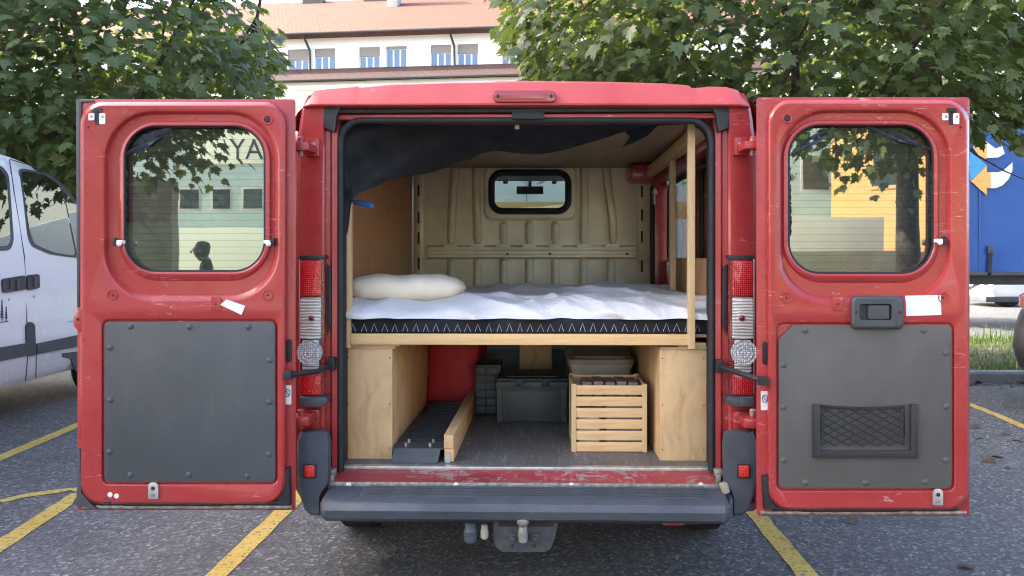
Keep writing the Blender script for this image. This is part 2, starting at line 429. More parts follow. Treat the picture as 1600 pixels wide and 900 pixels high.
# ================================================================== SETTING
def structure(o): o['kind'] = 'structure'; return o
g = MB().add([(-400, -400, 0), (400, -400, 0), (400, 700, 0), (-400, 700, 0)], [(0, 1, 2, 3)])
structure(mk('asphalt_ground', g, 'asphalt', ang=0, origin=(0, 0, 0)))
M('bounce_gravel', (.42, .37, .28), .95, var=.2, vs_=9, bp=.6, bs=60)
structure(mk('bounce_yard', MB().add([(-60, -60, .004), (60, -60, .004), (60, -7.2, .004), (-60, -6.4, .004)], [(0, 1, 2, 3)]), 'bounce_gravel', ang=0))  # pale ground added behind the camera to bounce sunlight into the van
def line(name, pts, w, z=.004):
    """painted strip along ground points, slightly ragged edges"""
    P = [Vector((p.x, p.y, z)) for p in pts]; L, Rr = [], []
    for i in range(len(P) - 1):
        d = (P[i + 1] - P[i]); n = max(2, int(d.length / .08)); t = d.normalized(); s = Vector((-t.y, t.x, 0))
        for k in range(n + (i == len(P) - 2)):
            q = P[i] + d * (k / n); L.append(q + s * (w / 2 + jit(.004))); Rr.append(q - s * (w / 2 + jit(.004)))
    n = len(L); return structure(mk(name, MB().add(L + Rr, [(i, i + 1, n + i + 1, n + i) for i in range(n - 1)]), 'yellow_paint', ang=0))
def ext(a, b, ka, kb):
    return [a + (a - b) * ka, b + (b - a) * kb]
line('parking_line', ext(G(338, 900), G(452, 790), 1.0, 2.6), .105)
line('parking_line', ext(G(1262, 900), G(1178, 800), 1.0, 2.6), .105)
line('parking_line', ext(G(0, 853), G(105, 785), .6, .25), .11)
line('parking_line', [G(0, 784), G(40, 775), G(122, 764), G(215, 795)], .085)
line('parking_line', ext(G(0, 716), G(123, 664), .5, 1.0), .11)
line('parking_line', [G(1440, 610), G(1512, 631), G(1560, 650), G(1640, 685)], .09)
# kerb and grass island on the right
kx0, kx1, ky = 2.6, 16.0, 8.95
def kerb():
    m = MB().prism([(kx0, ky, 0), (kx0, ky, .10), (kx0, ky + .03, .125), (kx0, ky + .17, .125), (kx0, ky + .17, 0)], (kx1 - kx0, 0, 0)); return m
structure(mk('kerb', kerb(), 'kerb_stone'))
soil = MB()
nx, ny = 30, 14
vv = [Vector((kx0 + (kx1 - kx0) * i / nx, ky + .172 + 3.6 * j / ny, .10 + .05 * mnoise.noise(Vector((i * .6, j * .7, 0))) + .05 * math.sin(math.pi * j / ny))) for j in range(ny + 1) for i in range(nx + 1)]
soil.add(vv, [(j * (nx + 1) + i, j * (nx + 1) + i + 1, (j + 1) * (nx + 1) + i + 1, (j + 1) * (nx + 1) + i) for j in range(ny) for i in range(nx)])
M('soil', (.06, .05, .03), .95, var=.3, vs_=8)
structure(mk('grass_bank', soil, 'soil'))
gm = MB()
for k in range(15000):
    x = random.uniform(3.6, 9.5) if k % 5 else random.uniform(kx0, kx1); y = ky + .2 + 3.5 * random.random() ** .9
    z = .08; h = random.uniform(.05, .17) * (2.4 if y > ky + 2.6 and random.random() < .1 else 1); a = random.uniform(0, 6.28); w = .010
    p = Vector((x, y, z)); d = Vector((math.cos(a), math.sin(a), 0)); t = p + Vector((jit(.06), jit(.06), h))
    gm.add([p - d * w, p + d * w, t], [(0, 1, 2)])
o = mk('grass', gm, 'grass', ang=0, kind='stuff', clean=False); tag(o, 'rough green grass growing on the bank behind the kerb', 'grass')

# ================================================================== RED VAN
XL, XR = -1.125, .98        # outer side planes
CX = 1645                   # left/right mirror of a pixel column about the van's axis: CX - px
YR = 3.19
van = thing('red_van', 'faded red panel van with both rear doors open wide, bed inside', 'van', (-.07, 5.6, 0))
# --- far body: sides, roof, nose
side = [(3.32, .46), (3.30, 2.0), (3.40, 2.06), (6.55, 2.08), (7.85, 1.36), (8.35, 1.12), (8.42, .40), (7.9, .30), (3.5, .30)]
mk('side_wall', MB().prism([(XL, y, z) for y, z in side], (.06, 0, 0)).bevel(.02), 'red', van)
bx('side_window', 'pane_dark', van, XL - .006, XL, 6.45, 7.25, 1.42, 1.95, .002)
rw = MB()
rw.prism([(XR, y, z) for y, z in [(3.32, .40), (3.31, 1.44), (7.75, 1.44), (8.35, 1.12), (8.42, .40), (7.9, .30), (3.5, .30)]], (-.055, 0, 0))
rw.prism([(XR, y, z) for y, z in [(3.31, 1.44), (3.30, 2.0), (3.42, 2.06), (6.55, 2.08), (7.75, 1.44), (7.45, 1.44), (6.5, 2.02), (3.56, 2.02), (3.56, 1.44)]], (-.055, 0, 0))
for y0, y1 in ((4.42, 4.60), (5.55, 5.86)): rw.box(XR - .055, XR, y0, y1, 1.44, 2.02)
mk('side_wall', rw.bevel(.012), 'red', van)
bx('side_window', 'van_glass', van, XR - .03, XR - .024, 3.56, 4.42, 1.44, 2.02, 0)
bx('side_window', 'cab_glass', van, XR - .03, XR - .024, 4.60, 5.55, 1.44, 2.02, 0)
mk('side_window', MB().prism([(XR - .03, y, z) for y, z in [(5.86, 1.44), (5.86, 2.02), (6.5, 2.02), (7.45, 1.44)]], (.006, 0, 0)), 'cab_glass', van)
for y0, y1 in ((3.56, 4.42), (4.60, 5.55)):   # dark rubber surrounds of the side windows
    mk('window_seal', MB().tube([(XR - .058, y, z) for y, z in rrect(y0 + .01, y1 - .01, 1.45, 2.01, .07)], .016, 6, True), 'rubber', van)
roof = MB()
prof = [(XL, 2.06), (XL + .03, 2.13), (XL + .085, 2.185), (XL + .18, 2.215), (XL + .3, 2.232), (-.07, 2.25), (XR - .3, 2.232), (XR - .18, 2.215), (XR - .085, 2.185), (XR - .03, 2.13), (XR, 2.06)]
roof.loft([[Vector((x, y, z - dz)) for x, z in prof] for y, dz in ((3.30, .01), (3.6, 0), (5.5, 0), (6.4, .005), (6.66, .025))], closed=False)
mk('roof', roof, 'red_roof', van, 40)
for x in (XL + .30, XL + .62, XR - .62, XR - .30): bx('roof_rib', 'red_roof', van, x - .03, x + .03, 3.6, 6.2, 2.22, 2.252, .01)
mk('windscreen', MB().prism([(XL + .06, y, z) for y, z in [(6.64, 2.19), (7.82, 1.34), (7.83, 1.35), (6.65, 2.20)]], (XR - XL - .12, 0, 0)), 'cab_glass', van)
mk('bonnet', MB().prism([(XL + .06, y, z) for y, z in [(7.80, 1.33), (8.30, 1.12), (8.42, .95), (8.46, .42), (8.30, .30), (7.75, .30), (7.75, 1.30)]], (XR - XL - .12, 0, 0)).bevel(.03), 'red', van)
bx('dashboard', 'black_plastic', van, XL + .07, XR - .07, 7.0, 7.76, 1.0, 1.36, .06)
# cab ceiling, sun visors and mirror (seen through the bulkhead window)
bx('cab_headliner', 'black_plastic', van, XL + .07, XR - .07, 5.76, 6.5, 2.14, 2.165, .008)
mir = V(828, 297, 6.7)
mk('mirror', MB().box(mir.x - .12, mir.x + .12, mir.y, mir.y + .03, mir.z - .035, mir.z + .035).tube([mir + Vector((0, .01, .02)), mir + Vector((0, .03, .14))], .016, 8).bevel(.01), 'rubber', van)
for sx in (790, 866):
    c_ = V(sx, 284, 6.5); bx('visor_clip', 'black_plastic', van, c_.x - .02, c_.x + .02, 6.46, 6.5, c_.z - .02, 2.139, .006)
for y in (4.15, 7.35):
    for x, s in ((XL + .03, 1), (XR - .23, -1)):
        w = mk('wheel', MB().lathe((x, y, .335), (1, 0, 0), [(.20, 0), (.31, 0), (.335, .03), (.335, .17), (.31, .2), (.2, .2)], 28), 'tyre', van)
bx('underbody', 'black_plastic', van, XL + .28, XR - .28, 3.3, 8.2, .30, .50, .02)
bx('exhaust_bracket', 'red_scuffed', van, *(lambda a, b: (a.x, b.x))(V(1032, 820, 3.15), V(1066, 820, 3.15)), 3.1, 3.25, .372, .42, .008)
# --- load space: floor, ceiling, inner walls
ZF = .57
bx('load_floor', 'load_floor', van, -1.03, .89, 3.271, 5.72, ZF - .05, ZF, .003)
bx('floor_edge_strip', 'silver', van, -.885, .728, 3.236, 3.27, ZF - .012, ZF + .003, .003)
bx('ceiling_panel', 'ply_roof', van, -.98, .80, 3.35, 5.66, 2.155, 2.17, .003)
bx('side_lining', 'ply_brown', van, -1.0, -.988, 3.36, 5.6, ZF, 2.15, .002)
bx('side_lining', 'ply_brown', van, .815, .825, 3.36, 4.72, ZF, 1.475, .002)
mk('wheel_arch', MB().box(.62, .895, 3.75, 4.55, ZF, .85).bevel(.06, 3), 'red', van)
# side-door jamb seen beside the bulkhead
bx('door_pillar', 'red', van, .80, .895, 5.45, 5.62, ZF, 2.05, .025)
bx('pillar_seal', 'rubber', van, .782, .80, 5.48, 5.56, ZF, 2.0, .008)
mk('pillar_latch', MB().box(.79, .802, 5.41, 5.47, 1.86, 1.98).lathe((.80, 5.44, 1.95), (0, -1, 0), [(.02, 0), (.02, .02)], 10), 'steel_dirty', van)
bx('roof_corner', 'red', van, .62, .895, 5.35, 5.66, 2.03, 2.15, .03)
bx('roof_rail', 'red', van, .80, .895, 3.34, 5.4, 2.02, 2.15, .02)
# --- bulkhead
YB = 5.70
bk = MB()
def BV(x, y, d=0): return V(x, y, YB - d)
outer = [(646, 236), (1018, 236), (1018, 620), (646, 620)]
L0 = rrect(646, 1018, 226, 470, (4, 20, 1, 4)); L1 = rrect(755, 902, 257, 345, 14); L2 = rrect(759, 898, 261, 341, 12); L3 = rrect(764, 892, 265, 334, 20)
bk.loft([[BV(x, y, 0) for x, y in L0], [BV(x, y, 0) for x, y in L1], [BV(x, y, .014) for x, y in L2], [BV(x, y, .014) for x, y in L3], [BV(x, y, -.03) for x, y in L3]])
bk.loft([[BV(646, 470), BV(1018, 470)], [BV(646, 600), BV(1018, 600)]], closed=False)
bulk = mk('bulkhead', bk, 'bulkhead_paint', van, 25)
def rib(path, w, d, name='rib', mat='bulkhead_paint', both=True):
    """pressed bead: raised trapezoid swept along pixel path"""
    loops = []
    n = len(path)
    for i, (x, y) in enumerate(path):
        k = .35 if (i in (0, n - 1) and both) else 1
        e = 0 if (i in (0, n - 1) and both) else d
        loops.append([BV(x - w * k, y, .001), BV(x - w * .6 * k, y, e * .9), BV(x - w * .3 * k, y, e), BV(x + w * .3 * k, y, e), BV(x + w * .6 * k, y, e * .9), BV(x + w * k, y, .001)])
    return mk(name, MB().loft(loops, closed=False), mat, bulk, 50)
rib([(712, 254), (711, 262), (708, 300), (706, 340), (705, 372), (705, 386)], 7, .046)
rib([(744, 250), (744, 262), (745, 320), (746, 372), (746, 386)], 7, .046)
rib([(913, 250), (913, 262), (913, 320), (912, 372), (912, 386)], 7, .046)
rib([(946, 252), (947, 262), (951, 300), (957, 340), (958, 372), (958, 386)], 7, .046)
for x in (787, 827, 868): rib([(x, 344), (x, 350), (x, 372), (x, 386)], 7, .044)
for x in (705, 746, 787, 827, 868, 912, 955): rib([(x, 402), (x, 408), (x, 440), (x, 480), (x, 488)], 7, .044)
mk('cross_rail', MB().loft([[BV(x, y, d) for x, y, d in ((px, 383, .001), (px, 386, .056), (px, 390, .056), (px, 392, .044), (px, 397, .044), (px, 399, .060), (px, 402, .060), (px, 405, .001))] for px in (668, 672, 990, 994)], closed=False), 'bulkhead_paint', bulk, 25)
for x in (705, 746, 787, 827, 868, 912, 955):
    bx('rail_tab', 'bulkhead_paint', bulk, BV(x - 11, 384).x, BV(x + 11, 384).x, YB - .068, YB - .01, BV(x, 388).z, BV(x, 381).z, .006)
for x in (793, 859, 980): mk('rail_hole', MB().lathe(BV(x, 397, .047), (0, -1, 0), [(.011, -.002), (.011, .003), (.006, .004)], 10), 'rubber', bulk)
for xx, ys in ((654, (298, 340, 372, 412)), (1003, (299, 336, 370, 416))):
    for y in ys: pbox('slot', 'rubber', bulk, xx - 1.5, xx + 1.5, y - 9, y + 9, YB - .017, YB, .001)
for a, b in ((646, 664), (996, 1016)):
    mk('edge_flange', MB().loft([[BV(x, y, d) for x, y, d in ((a, 250 + k, .0), (a + 2, 250 + k, .012), (b - 5, 250 + k, .014), (b, 250 + k, .002))] for k in (0, 60, 140, 230)], closed=False), 'bulkhead_paint', bulk, 50)
mk('window_seal', MB().tube([BV(x, y, .016) for x, y in rrect(768, 888, 269.5, 330, 17)], .025, 8, True), 'rubber', bulk)
mk('window_glass', MB().prism([BV(x, y, .01) for x, y in rrect(768, 888, 269, 331, 14)], (0, .005, 0)), 'cab_glass', bulk)
# cab back wall round the bulkhead (left of the flange, hidden by lining)
# --- rear body frame
def strip_pillar(mir):
    f = (lambda x: x) if not mir else (lambda x: CX - x)
    secs = []
    # cross-section as (pixel column measured at z of mid-height, Y); swept in z with slight tumblehome
    sec = [(457, 3.42), (458, 3.25), (461, 3.205), (468, 3.194), (503, 3.19), (507, 3.196), (509, 3.225), (516, 3.228), (519, 3.212), (527, 3.215), (531, 3.235), (533, 3.36)]
    base = [(V(f(x), 420, y).x, y) for x, y in sec]
    s = -1 if mir else 1
    loops = []
    for z, din, dout in ((.50, 0, 0), (.75, 0, 0), (1.6, 0, .004), (1.95, 0, .020), (2.06, 0, .036), (2.11, 0, .050), (2.15, 0, .070), (2.175, 0, .095)):
        loops.append([Vector((X + s * dout * max(0, 1 - i / 5), y, z)) for i, (X, y) in enumerate(base)])
    return mk('rear_pillar', MB().loft(loops, closed=False), 'red', van, 28)
pil = [strip_pillar(False), strip_pillar(True)]
# roof header / spoiler panel
hd = [(476, 160, 165), (477, 156, 165), (482, 147.5, 164.5), (490, 141.5, 164), (504, 138.5, 163.5), (545, 135, 163.5), (557, 133, 163.5), (562, 136, 163.5), (566, 135, 163.5), (610, 130.5, 163.5), (700, 127, 163), (822, 125.5, 163), (950, 127, 163), (1040, 129.5, 163.5), (1078, 132.5, 163.5), (1082, 136.5, 163.5), (1090, 137, 163.5), (1110, 134.5, 163.5), (1138, 135, 163.5), (1152, 139, 164), (1161, 146, 164.5), (1168, 156, 165), (1169, 160, 165)]
loops = []
for x, t, bt in hd:
    edge = max(0, 490 - x, x - 1155) * .0016
    zt, zb = V(x, t, 3.24).z, V(x, bt, 3.15).z
    X = V(x, 150, 3.2).x
    k = zt - zb
    loops.append([Vector((X, 3.75, zt + .006)), Vector((X, 3.36 + edge, zt + .003)), Vector((X, 3.25 + edge, zt)), Vector((X, 3.205 + edge, zb + k * .86)), Vector((X, 3.165 + edge, zb + k * .3)), Vector((X, 3.15 + edge, zb + k * .04)), Vector((X, 3.152 + edge, zb - .002)), Vector((X, 3.26 + edge, zb - .008))])
mk('roof_header', MB().loft(loops, closed=False), 'red_roof', van, 30)
pbox('gutter_seal', 'rubber', van, 512, 1137, 167.5, 176.5, 3.195, 3.30, .005)
pbox('header_channel', 'red', van, 520, 1127, 176.5, 187, 3.215, 3.36, .004)
pbox('latch_cover', 'rubber', van, 800, 850, 174, 186, 3.19, 3.24, .006)
for f in ((lambda x: x), (lambda x: CX - x)):
    mk('corner_gusset', pprism([(f(x), y) for x, y in ((506, 167), (533, 167), (526, 180), (523, 206), (506, 200))], 3.185, 3.24).bevel(.004), 'black_plastic', van)
bl = mk('brake_light', pprism(rrect(770, 869, 141, 159, 8), 3.135, 3.20).bevel(.004), 'brake_red', van)
for x in (778, 861): mk('screw', MB().lathe(V(x, 150, 3.134), (0, -1, 0), [(.007, 0), (.007, .002), (.003, .003)], 10), 'rubber', bl)
mk('lens', pprism(rrect(784, 854, 144.5, 155, 3), 3.132, 3.15).bevel(.002), 'brake_red', bl)
# opening seal
so_ = [V(x, y, 3.225) for x, y in [(532, 736)] + rrect(532, 1112, 188, 742, (34, 34, 8, 8))[:16] + [(1112, 736)]]
mk('door_seal', MB().tube(so_, .0155, 8), 'rubber', van, 60)
# jamb liner behind the seal
jl = [(531, 738)] + rrect(531, 1114, 186, 744, (34, 34, 8, 8))[:16] + [(1114, 738)]
mk('jamb_liner', MB().loft([[V(x, y, 3.225) for x, y in jl], [V(x, y, 3.225) + Vector((0, .13, 0)) for x, y in jl]], closed=False), 'rubber', van, 40)
# sill
sl_ = []
for x in (526, 540, 740, 762, 772, 800, 812, 835, 880, 900, 925, 1100, 1116):
    dip = .018 if 772 <= x <= 800 or 835 <= x <= 900 else 0
    X = V(x, 740, 3.2).x
    sl_.append([Vector((X, 3.25, ZF - .010)), Vector((X, 3.232, ZF - .013)), Vector((X, 3.205, ZF - .024 - dip)), Vector((X, 3.17, ZF - .026 - dip)), Vector((X, 3.145, ZF - .034)), Vector((X, 3.122, ZF - .038)), Vector((X, 3.118, ZF - .06))])
mk('sill', MB().loft(sl_, closed=False), 'red_scuffed', van, 40)
pbox('sill_strip', 'steel_dirty', van, 513, 1135, 757, 763.5, 3.112, 3.121, .002)
for x in (545, 713, 893, 1095): mk('sill_bolt', MB().lathe(V(x, 758, 3.113), (0, -1, 0), [(.012, 0), (.012, .003), (.006, .006)], 12), 'silver', van)
# bumper
def bsec(px, x2, flat=0):
    X = V(px, 780, 3.0).x; X2 = V(x2, 760, 3.1).x
    return [Vector((X2, 3.12, V(800, 762, 3.12).z)), Vector((X2, 3.10, V(800, 762.5, 3.10).z + .003)), Vector((X, 2.995, V(800, 783, 2.995).z + .004)), Vector((X, 2.972, V(800, 788, 2.972).z)), Vector((X, 2.958, V(800, 800, 2.958).z)), Vector((X, 2.965, V(800, 812, 2.965).z)), Vector((X, 2.99, V(800, 816, 2.99).z)), Vector((X, 3.2, V(800, 815, 2.99).z))]
def squash(s, k, c): return [Vector((p.x, p.y + k, c + (p.z - c) * (1 - k * 3))) for p in s]
bl_ = [squash(bsec(501, 514), .06, .47), squash(bsec(503, 515), .02, .47), bsec(512, 519), bsec(700, 700), bsec(930, 930), bsec(1130, 1122), squash(bsec(1138, 1130), .02, .47), squash(bsec(1141, 1132), .06, .47)]
bump_o = mk('rear_bumper', MB().loft(bl_, closed=False, cap0=True, cap1=True), 'bumper', van, 38)
for k in range(5):
    y = 3.012 + k * .018; z = V(800, 783, 2.995).z + .004 + (y - 2.995) / .105 * (V(800, 762.5, 3.1).z - V(800, 783, 2.995).z)
    bx('tread_rib', 'bumper', bump_o, V(565, 770, 3.05).x, V(1105, 770, 3.05).x, y, y + .008, z - .004, z + .008, .002)
cpoly = [(470, 673), (500, 671), (515, 673), (518, 690), (517, 732), (516, 756), (505, 770), (501, 780), (501, 806), (486, 805), (476, 797), (469, 775), (464, 745), (464, 690)]
for mir in (0, 1):
    f = (lambda x: x) if not mir else (lambda x: CX + 1 - x)
    bc = mk('bumper_corner', MB().loft([[V(f(x), y, 3.30) for x, y in cpoly], [V(f(x), y, 3.13) for x, y in cpoly], [V(f(x + (486 - x) * .05), y + (735 - y) * .02, 3.095) for x, y in cpoly], [V(f(x + (486 - x) * .16), y + (735 - y) * .05, 3.080) for x, y in cpoly]], cap1=True), 'bumper', van, 30)
    mk('reflector_frame', pprism(rrect(*sorted((f(473), f(494))), 725, 748, 3), 3.074, 3.10).bevel(.002), 'rubber', bc)
    mk('reflector', pprism(rrect(*sorted((f(475.5), f(491.5))), 727.5, 745.5, 3), 3.069, 3.09).bevel(.002), 'reflector', bc)
    # tail light
    a, b = sorted((f(467), f(508)))
    tl = mk('tail_light', MB().loft([[V(x, y, 3.22) for x, y in rrect(a, b, 401, 621, 6)], [V(x, y, 3.172) for x, y in rrect(a, b, 401, 621, 6)], [V(x, y, 3.165) for x, y in rrect(a + 2, b - 2, 403, 619, 5)]], cap1=True), 'lens_red_dark', van, 30)
    a, b = sorted((f(469), f(501)))
    mk('red_lens', pprism(rrect(a, b, 407, 463, 3), 3.155, 3.17).bevel(.003), 'lens_red', tl)
    mk('clear_lens', pprism(rrect(a, b, 465, 530, 3), 3.155, 3.17).bevel(.003), 'lens_clear', tl)
    mk('clear_lens', pprism(rrect(a + 3, b - 3, 531, 583, 3), 3.160, 3.17).bevel(.002), 'lens_clear', tl)
    mk('red_lens', pprism(rrect(a, b, 584, 617, 3), 3.155, 3.17).bevel(.003), 'lens_red', tl)
    pr = []
    for i in range(7): pr += [(.054 - i * .0075, .003 + (.004 if i % 2 == 0 else 0)), (.0495 - i * .0075, .003 + (.004 if i % 2 == 0 else 0))]
    mk('reversing_lens', MB().lathe(V(f(484), 551, 3.158), (0, -1, 0), [(.054, -.004)] + pr + [(0, .009)], 28), 'lens_round', tl)
    mk('bulb', MB().lathe(V(f(487), 497, 3.154), (0, -1, 0), [(.012, 0), (.012, .004), (.004, .008)], 12), 'lens_red_dark', tl)
    pbox('top_cap', 'black_plastic', tl, *sorted((f(467), f(508))), 398.5, 405, 3.158, 3.2, .003)
    mk('end_cap', pprism([(f(x), y) for x, y in ((467, 621), (511, 621), (509, 631), (500, 636), (467, 636))], 3.13, 3.2).bevel(.006), 'bumper', van)
    mk('jamb_buffer', MB().loft([[V(f(x), y, d) for x, y in ((510, 412), (517, 418), (518, 505), (511, 524))] for d in (3.235, 3.205)], cap1=True).bevel(.003), 'rubber', van)
    # hinges: body plate, arm, knuckle
    for y0, h in ((231, 14), (655, 16)):
        hg = mk('hinge_arm', MB().box(*sorted((V(f(478), y0, 3.18).x, V(f(500), y0, 3.18).x)), 3.165, 3.20, V(480, y0 + h, 3.18).z, V(480, y0 - h, 3.18).z).box(*sorted((V(f(456), y0, 3.08).x, V(f(486), y0, 3.08).x)), 3.05, 3.18, V(480, y0 + h * .45, 3.1).z, V(480, y0 - h * .45, 3.1).z).bevel(.007), 'red', van)
        mk('hinge_pin', MB().lathe(V(f(470), y0 + h * .9, 3.08), (0, 0, 1), [(.013, 0), (.013, .075), (.009, .08)], 12), 'red_scuffed', hg)
        mk('hinge_bolt', MB().lathe(V(f(490), y0 - 5, 3.163), (0, -1, 0), [(.010, 0), (.010, .006), (.004, .008)], 6), 'steel_dirty', hg)
    # door check strap
    p0, p1, p2 = V(f(519), 568, 3.20), V(f(496), 580, 3.08), V(f(450), 586, 2.95)
    if mir: p2 = V(1193, 595, 2.95); p1 = V(1155, 583, 3.06); p0 = V(1124, 572, 3.19)
    st = mk('check_strap', MB().tube([p0, p0.lerp(p1, .5), p1, p1.lerp(p2, .5), p2], [.010, .011, .012, .012, .012], 8), 'rubber', van)
    mk('strap_bracket', MB().obox(p0, (.016, 0, 0), (0, .02, 0), (0, 0, .028)).bevel(.005), 'rubber', st)
    mk('strap_end', MB().obox(p2, (.018, 0, 0), (0, .014, 0), (0, 0, .017)).bevel(.004), 'rubber', st)
# sill corner latch hardware
for x in (519, 1122): mk('striker', MB().obox(V(x, 738, 3.17), (.016, 0, 0), (0, .02, 0), (0, 0, .016)).obox(V(x, 748, 3.15), (.010, 0, 0), (0, .015, 0), (0, 0, .02)).bevel(.006), 'steel_dirty', van)
mk('torn_trim', MB().obox(V(1132, 762, 3.09), (.015, 0, .006), (0, .02, 0), (-.006, 0, .020)).bevel(.008), 'cream_dirty', van)
# tow bar
tb = mk('tow_plate', MB().prism([V(x, y, 3.02) for x, y in ((771, 815), (873, 815), (866, 845), (860, 858), (852, 863), (785, 863), (774, 855), (770, 838))], (0, .02, 0)).bevel(.004), 'rusty', van)
mk('tow_slot', MB().obox(V(822, 819, 3.018), (.11, 0, 0), (0, .004, 0), (0, 0, .009)), 'rubber', tb)
mk('tow_ball', MB().lathe(V(817, 846, 2.99), (0, 0, 1), [(.018, 0), (.02, .02), (.017, .055), (.016, .062), (.024, .072), (.028, .088), (.022, .108), (.010, .115)], 18), 'steel_dirty', tb)
for x in (802, 836): mk('tow_bolt', MB().lathe(V(x, 840, 3.018), (0, -1, 0), [(.022, 0), (.022, .008), (.012, .010), (.012, .02), (.006, .022)], 6), 'rusty', tb)
for x in (800, 835): mk('tow_hole', MB().lathe(V(x, 853, 3.019), (0, -1, 0), [(.007, 0), (.006, .0015)], 10), 'rubber', tb)
mk('trailer_socket', MB().lathe(V(735, 848, 3.0), (0, 0, 1), [(.016, 0), (.026, .01), (.028, .05), (.022, .06), (.022, .08), (.012, .085)], 16), 'bumper', van)
mk('socket_cap', MB().lathe(V(757, 842, 3.0), (0, 0, 1), [(.010, 0), (.016, .008), (.016, .035), (.013, .04), (.013, .055), (.006, .058)], 14), 'cream_dirty', van)

# --- rear doors
YD = 2.965
def door(fl, pr, win, panel, ring, pmat, chamfer=None):
    m = MB()
    # outer skin with rolled edge
    q = rrect(*fl, 5)
    m.loft([[V(x, y, YD + .10) for x, y in rrect(fl[0] + 2, fl[1] - 2, fl[2] + 2, fl[3] - 2, 5)], [V(x, y, YD + .085) for x, y in q], [V(x, y, YD + .045) for x, y in q], [V(x, y, YD + .042) for x, y in rrect(fl[0] + 3, fl[1] - 3, fl[2] + 3, fl[3] - 3, 5)],
            [V(x, y, YD + .040) for x, y in rrect(pr[0] - 3, pr[1] + 3, pr[2] - 2, pr[3] + 2, 34)], [V(x, y, YD + .012) for x, y in rrect(pr[0] - 1, pr[1] + 1, pr[2], pr[3], 33)], [V(x, y, YD) for x, y in rrect(pr[0] + 3, pr[1] - 3, pr[2] + 4, pr[3] - 3, 30)]])
    ys = panel[2] - 20; a = (pr[0] + 3, pr[1] - 3)
    N = 10
    def lp(r, rad, d): return [V(x, y, YD + d) for x, y in rrect(*r, rad, N)]
    w = win
    m.loft([lp((a[0], a[1], pr[2] + 4, ys), (30, 30, .3, .3), 0), lp(ring, 78, 0), lp((ring[0] + 3, ring[1] - 3, ring[2] + 3, ring[3] - 4), 76, .004), lp((ring[0] + 9, ring[1] - 9, ring[2] + 8, ring[3] - 12), 70, .026), lp((w[0] - 8, w[1] + 8, w[2] - 8, w[3] + 14), 62, .028),
            lp((w[0] - 6, w[1] + 6, w[2] - 6, w[3] + 8), 58, .016), lp((w[0] - 2, w[1] + 2, w[2] - 2, w[3] + 3), 52, .014), lp(w, 50, .018), lp(w, 50, .085)])
    m.loft([lp((a[0], a[1], ys, pr[3] - 3), (.3, .3, 30, 30), 0), lp((panel[0] - 6, panel[1] + 6, panel[2] - 6, panel[3] + 6), 12, 0), lp((panel[0] - 4, panel[1] + 4, panel[2] - 4, panel[3] + 4), 11, .003), lp((panel[0] - 2, panel[1] + 2, panel[2] - 2, panel[3] + 2), 10, .012)], cap1=True)
    d = mk('rear_door', m, 'red', van, 34)
    # back skin of the door: outside face, with the window left open
    mk('outer_skin', MB().loft([lp((fl[0] + 2, fl[1] - 2, fl[2] + 2, fl[3] - 2), 5, .10), lp((w[0] - 4, w[1] + 4, w[2] - 4, w[3] + 4), 50, .112), lp((w[0] - 4, w[1] + 4, w[2] - 4, w[3] + 4), 50, .09)]), 'red', d)
    mk('glass', MB().prism([V(x, y, YD + .05) for x, y in rrect(w[0] - 3, w[1] + 3, w[2] - 3, w[3] + 3, 50, N)], (0, .005, 0)), 'door_glass', d, 30)
    mk('glass_gasket', MB().tube([V(x, y, YD + .035) for x, y in rrect(w[0] + .5, w[1] - .5, w[2] + .5, w[3] - .5, 49, N)], .007, 6, True), 'rubber', d, 60)
    if chamfer: pts = [(panel[0], panel[2] + 22), (panel[0] + 22, panel[2])] + rrect(*panel, (0, 9, 9, 9))[8:]
    else: pts = rrect(*panel, 8)
    mk('inner_panel', MB().prism([V(x, y, YD - .001) for x, y in pts], (0, .008, 0)).bevel(.002), pmat, d)
    return d
def rivets(d, pts, mat):
    for x, y in pts: mk('panel_rivet', MB().lathe(V(x, y, YD - .001), (0, -1, 0), [(.0125, -.001), (.012, .002), (.008, .005), (.001, .006)], 12), mat, d)
dL = door((121, 462, 155, 797), (128, 444, 161, 787), (194, 415, 197, 425), (163, 430, 503, 753), (160, 437, 171, 472), 'grey_panel')
dR = door((1182, 1515, 152, 806), (1202, 1511, 158, 796), (1231, 1459, 195, 428), (1217, 1487, 508, 763), (1213, 1488, 169, 476), 'grey_panel_warm', True)
rivets(dL, [(204, 510), (296, 511), (388, 511), (172, 543), (421, 563), (172, 625), (421, 628), (171, 706), (420, 710), (204, 742), (295, 742), (386, 744)], 'grey_panel')
rivets(dR, [(1258, 516), (1443, 516), (1478, 552), (1224, 570), (1224, 636), (1478, 635), (1224, 719), (1478, 719), (1258, 754), (1352, 754), (1446, 753)], 'grey_panel_warm')
def disc(name, d, x, y, r, mat, off=.0, t=.004, n=16): return mk(name, MB().lathe(V(x, y, YD - off), (0, -1, 0), [(r, -.001), (r, t * .6), (r * .8, t)], n), mat, d)
def dimple(d, x, y, r):
    mk('pressed_boss', MB().lathe(V(x, y, YD), (0, -1, 0), [(r, -.001), (r * .93, .003), (r * .75, .003), (r * .7, .0005), (.001, .0005)], 20), 'red', d); disc('screw_hole', d, x, y, .004, 'rubber', .002, .001)
for x, y in ((176, 461), (418, 461)): dimple(dL, x, y, .024)
for x, y in ((1229, 465), (1474, 465)): dimple(dR, x, y, .024)
for d, x, y in ((dL, 418, 187), (dR, 1230, 185)):
    mk('pressed_boss', MB().lathe(V(x, y, YD), (0, -1, 0), [(.022, -.001), (.019, .004), (.014, .003), (.012, .0)], 20), 'red', d); disc('bump_stop', d, x, y, .011, 'rubber', .0, .004)
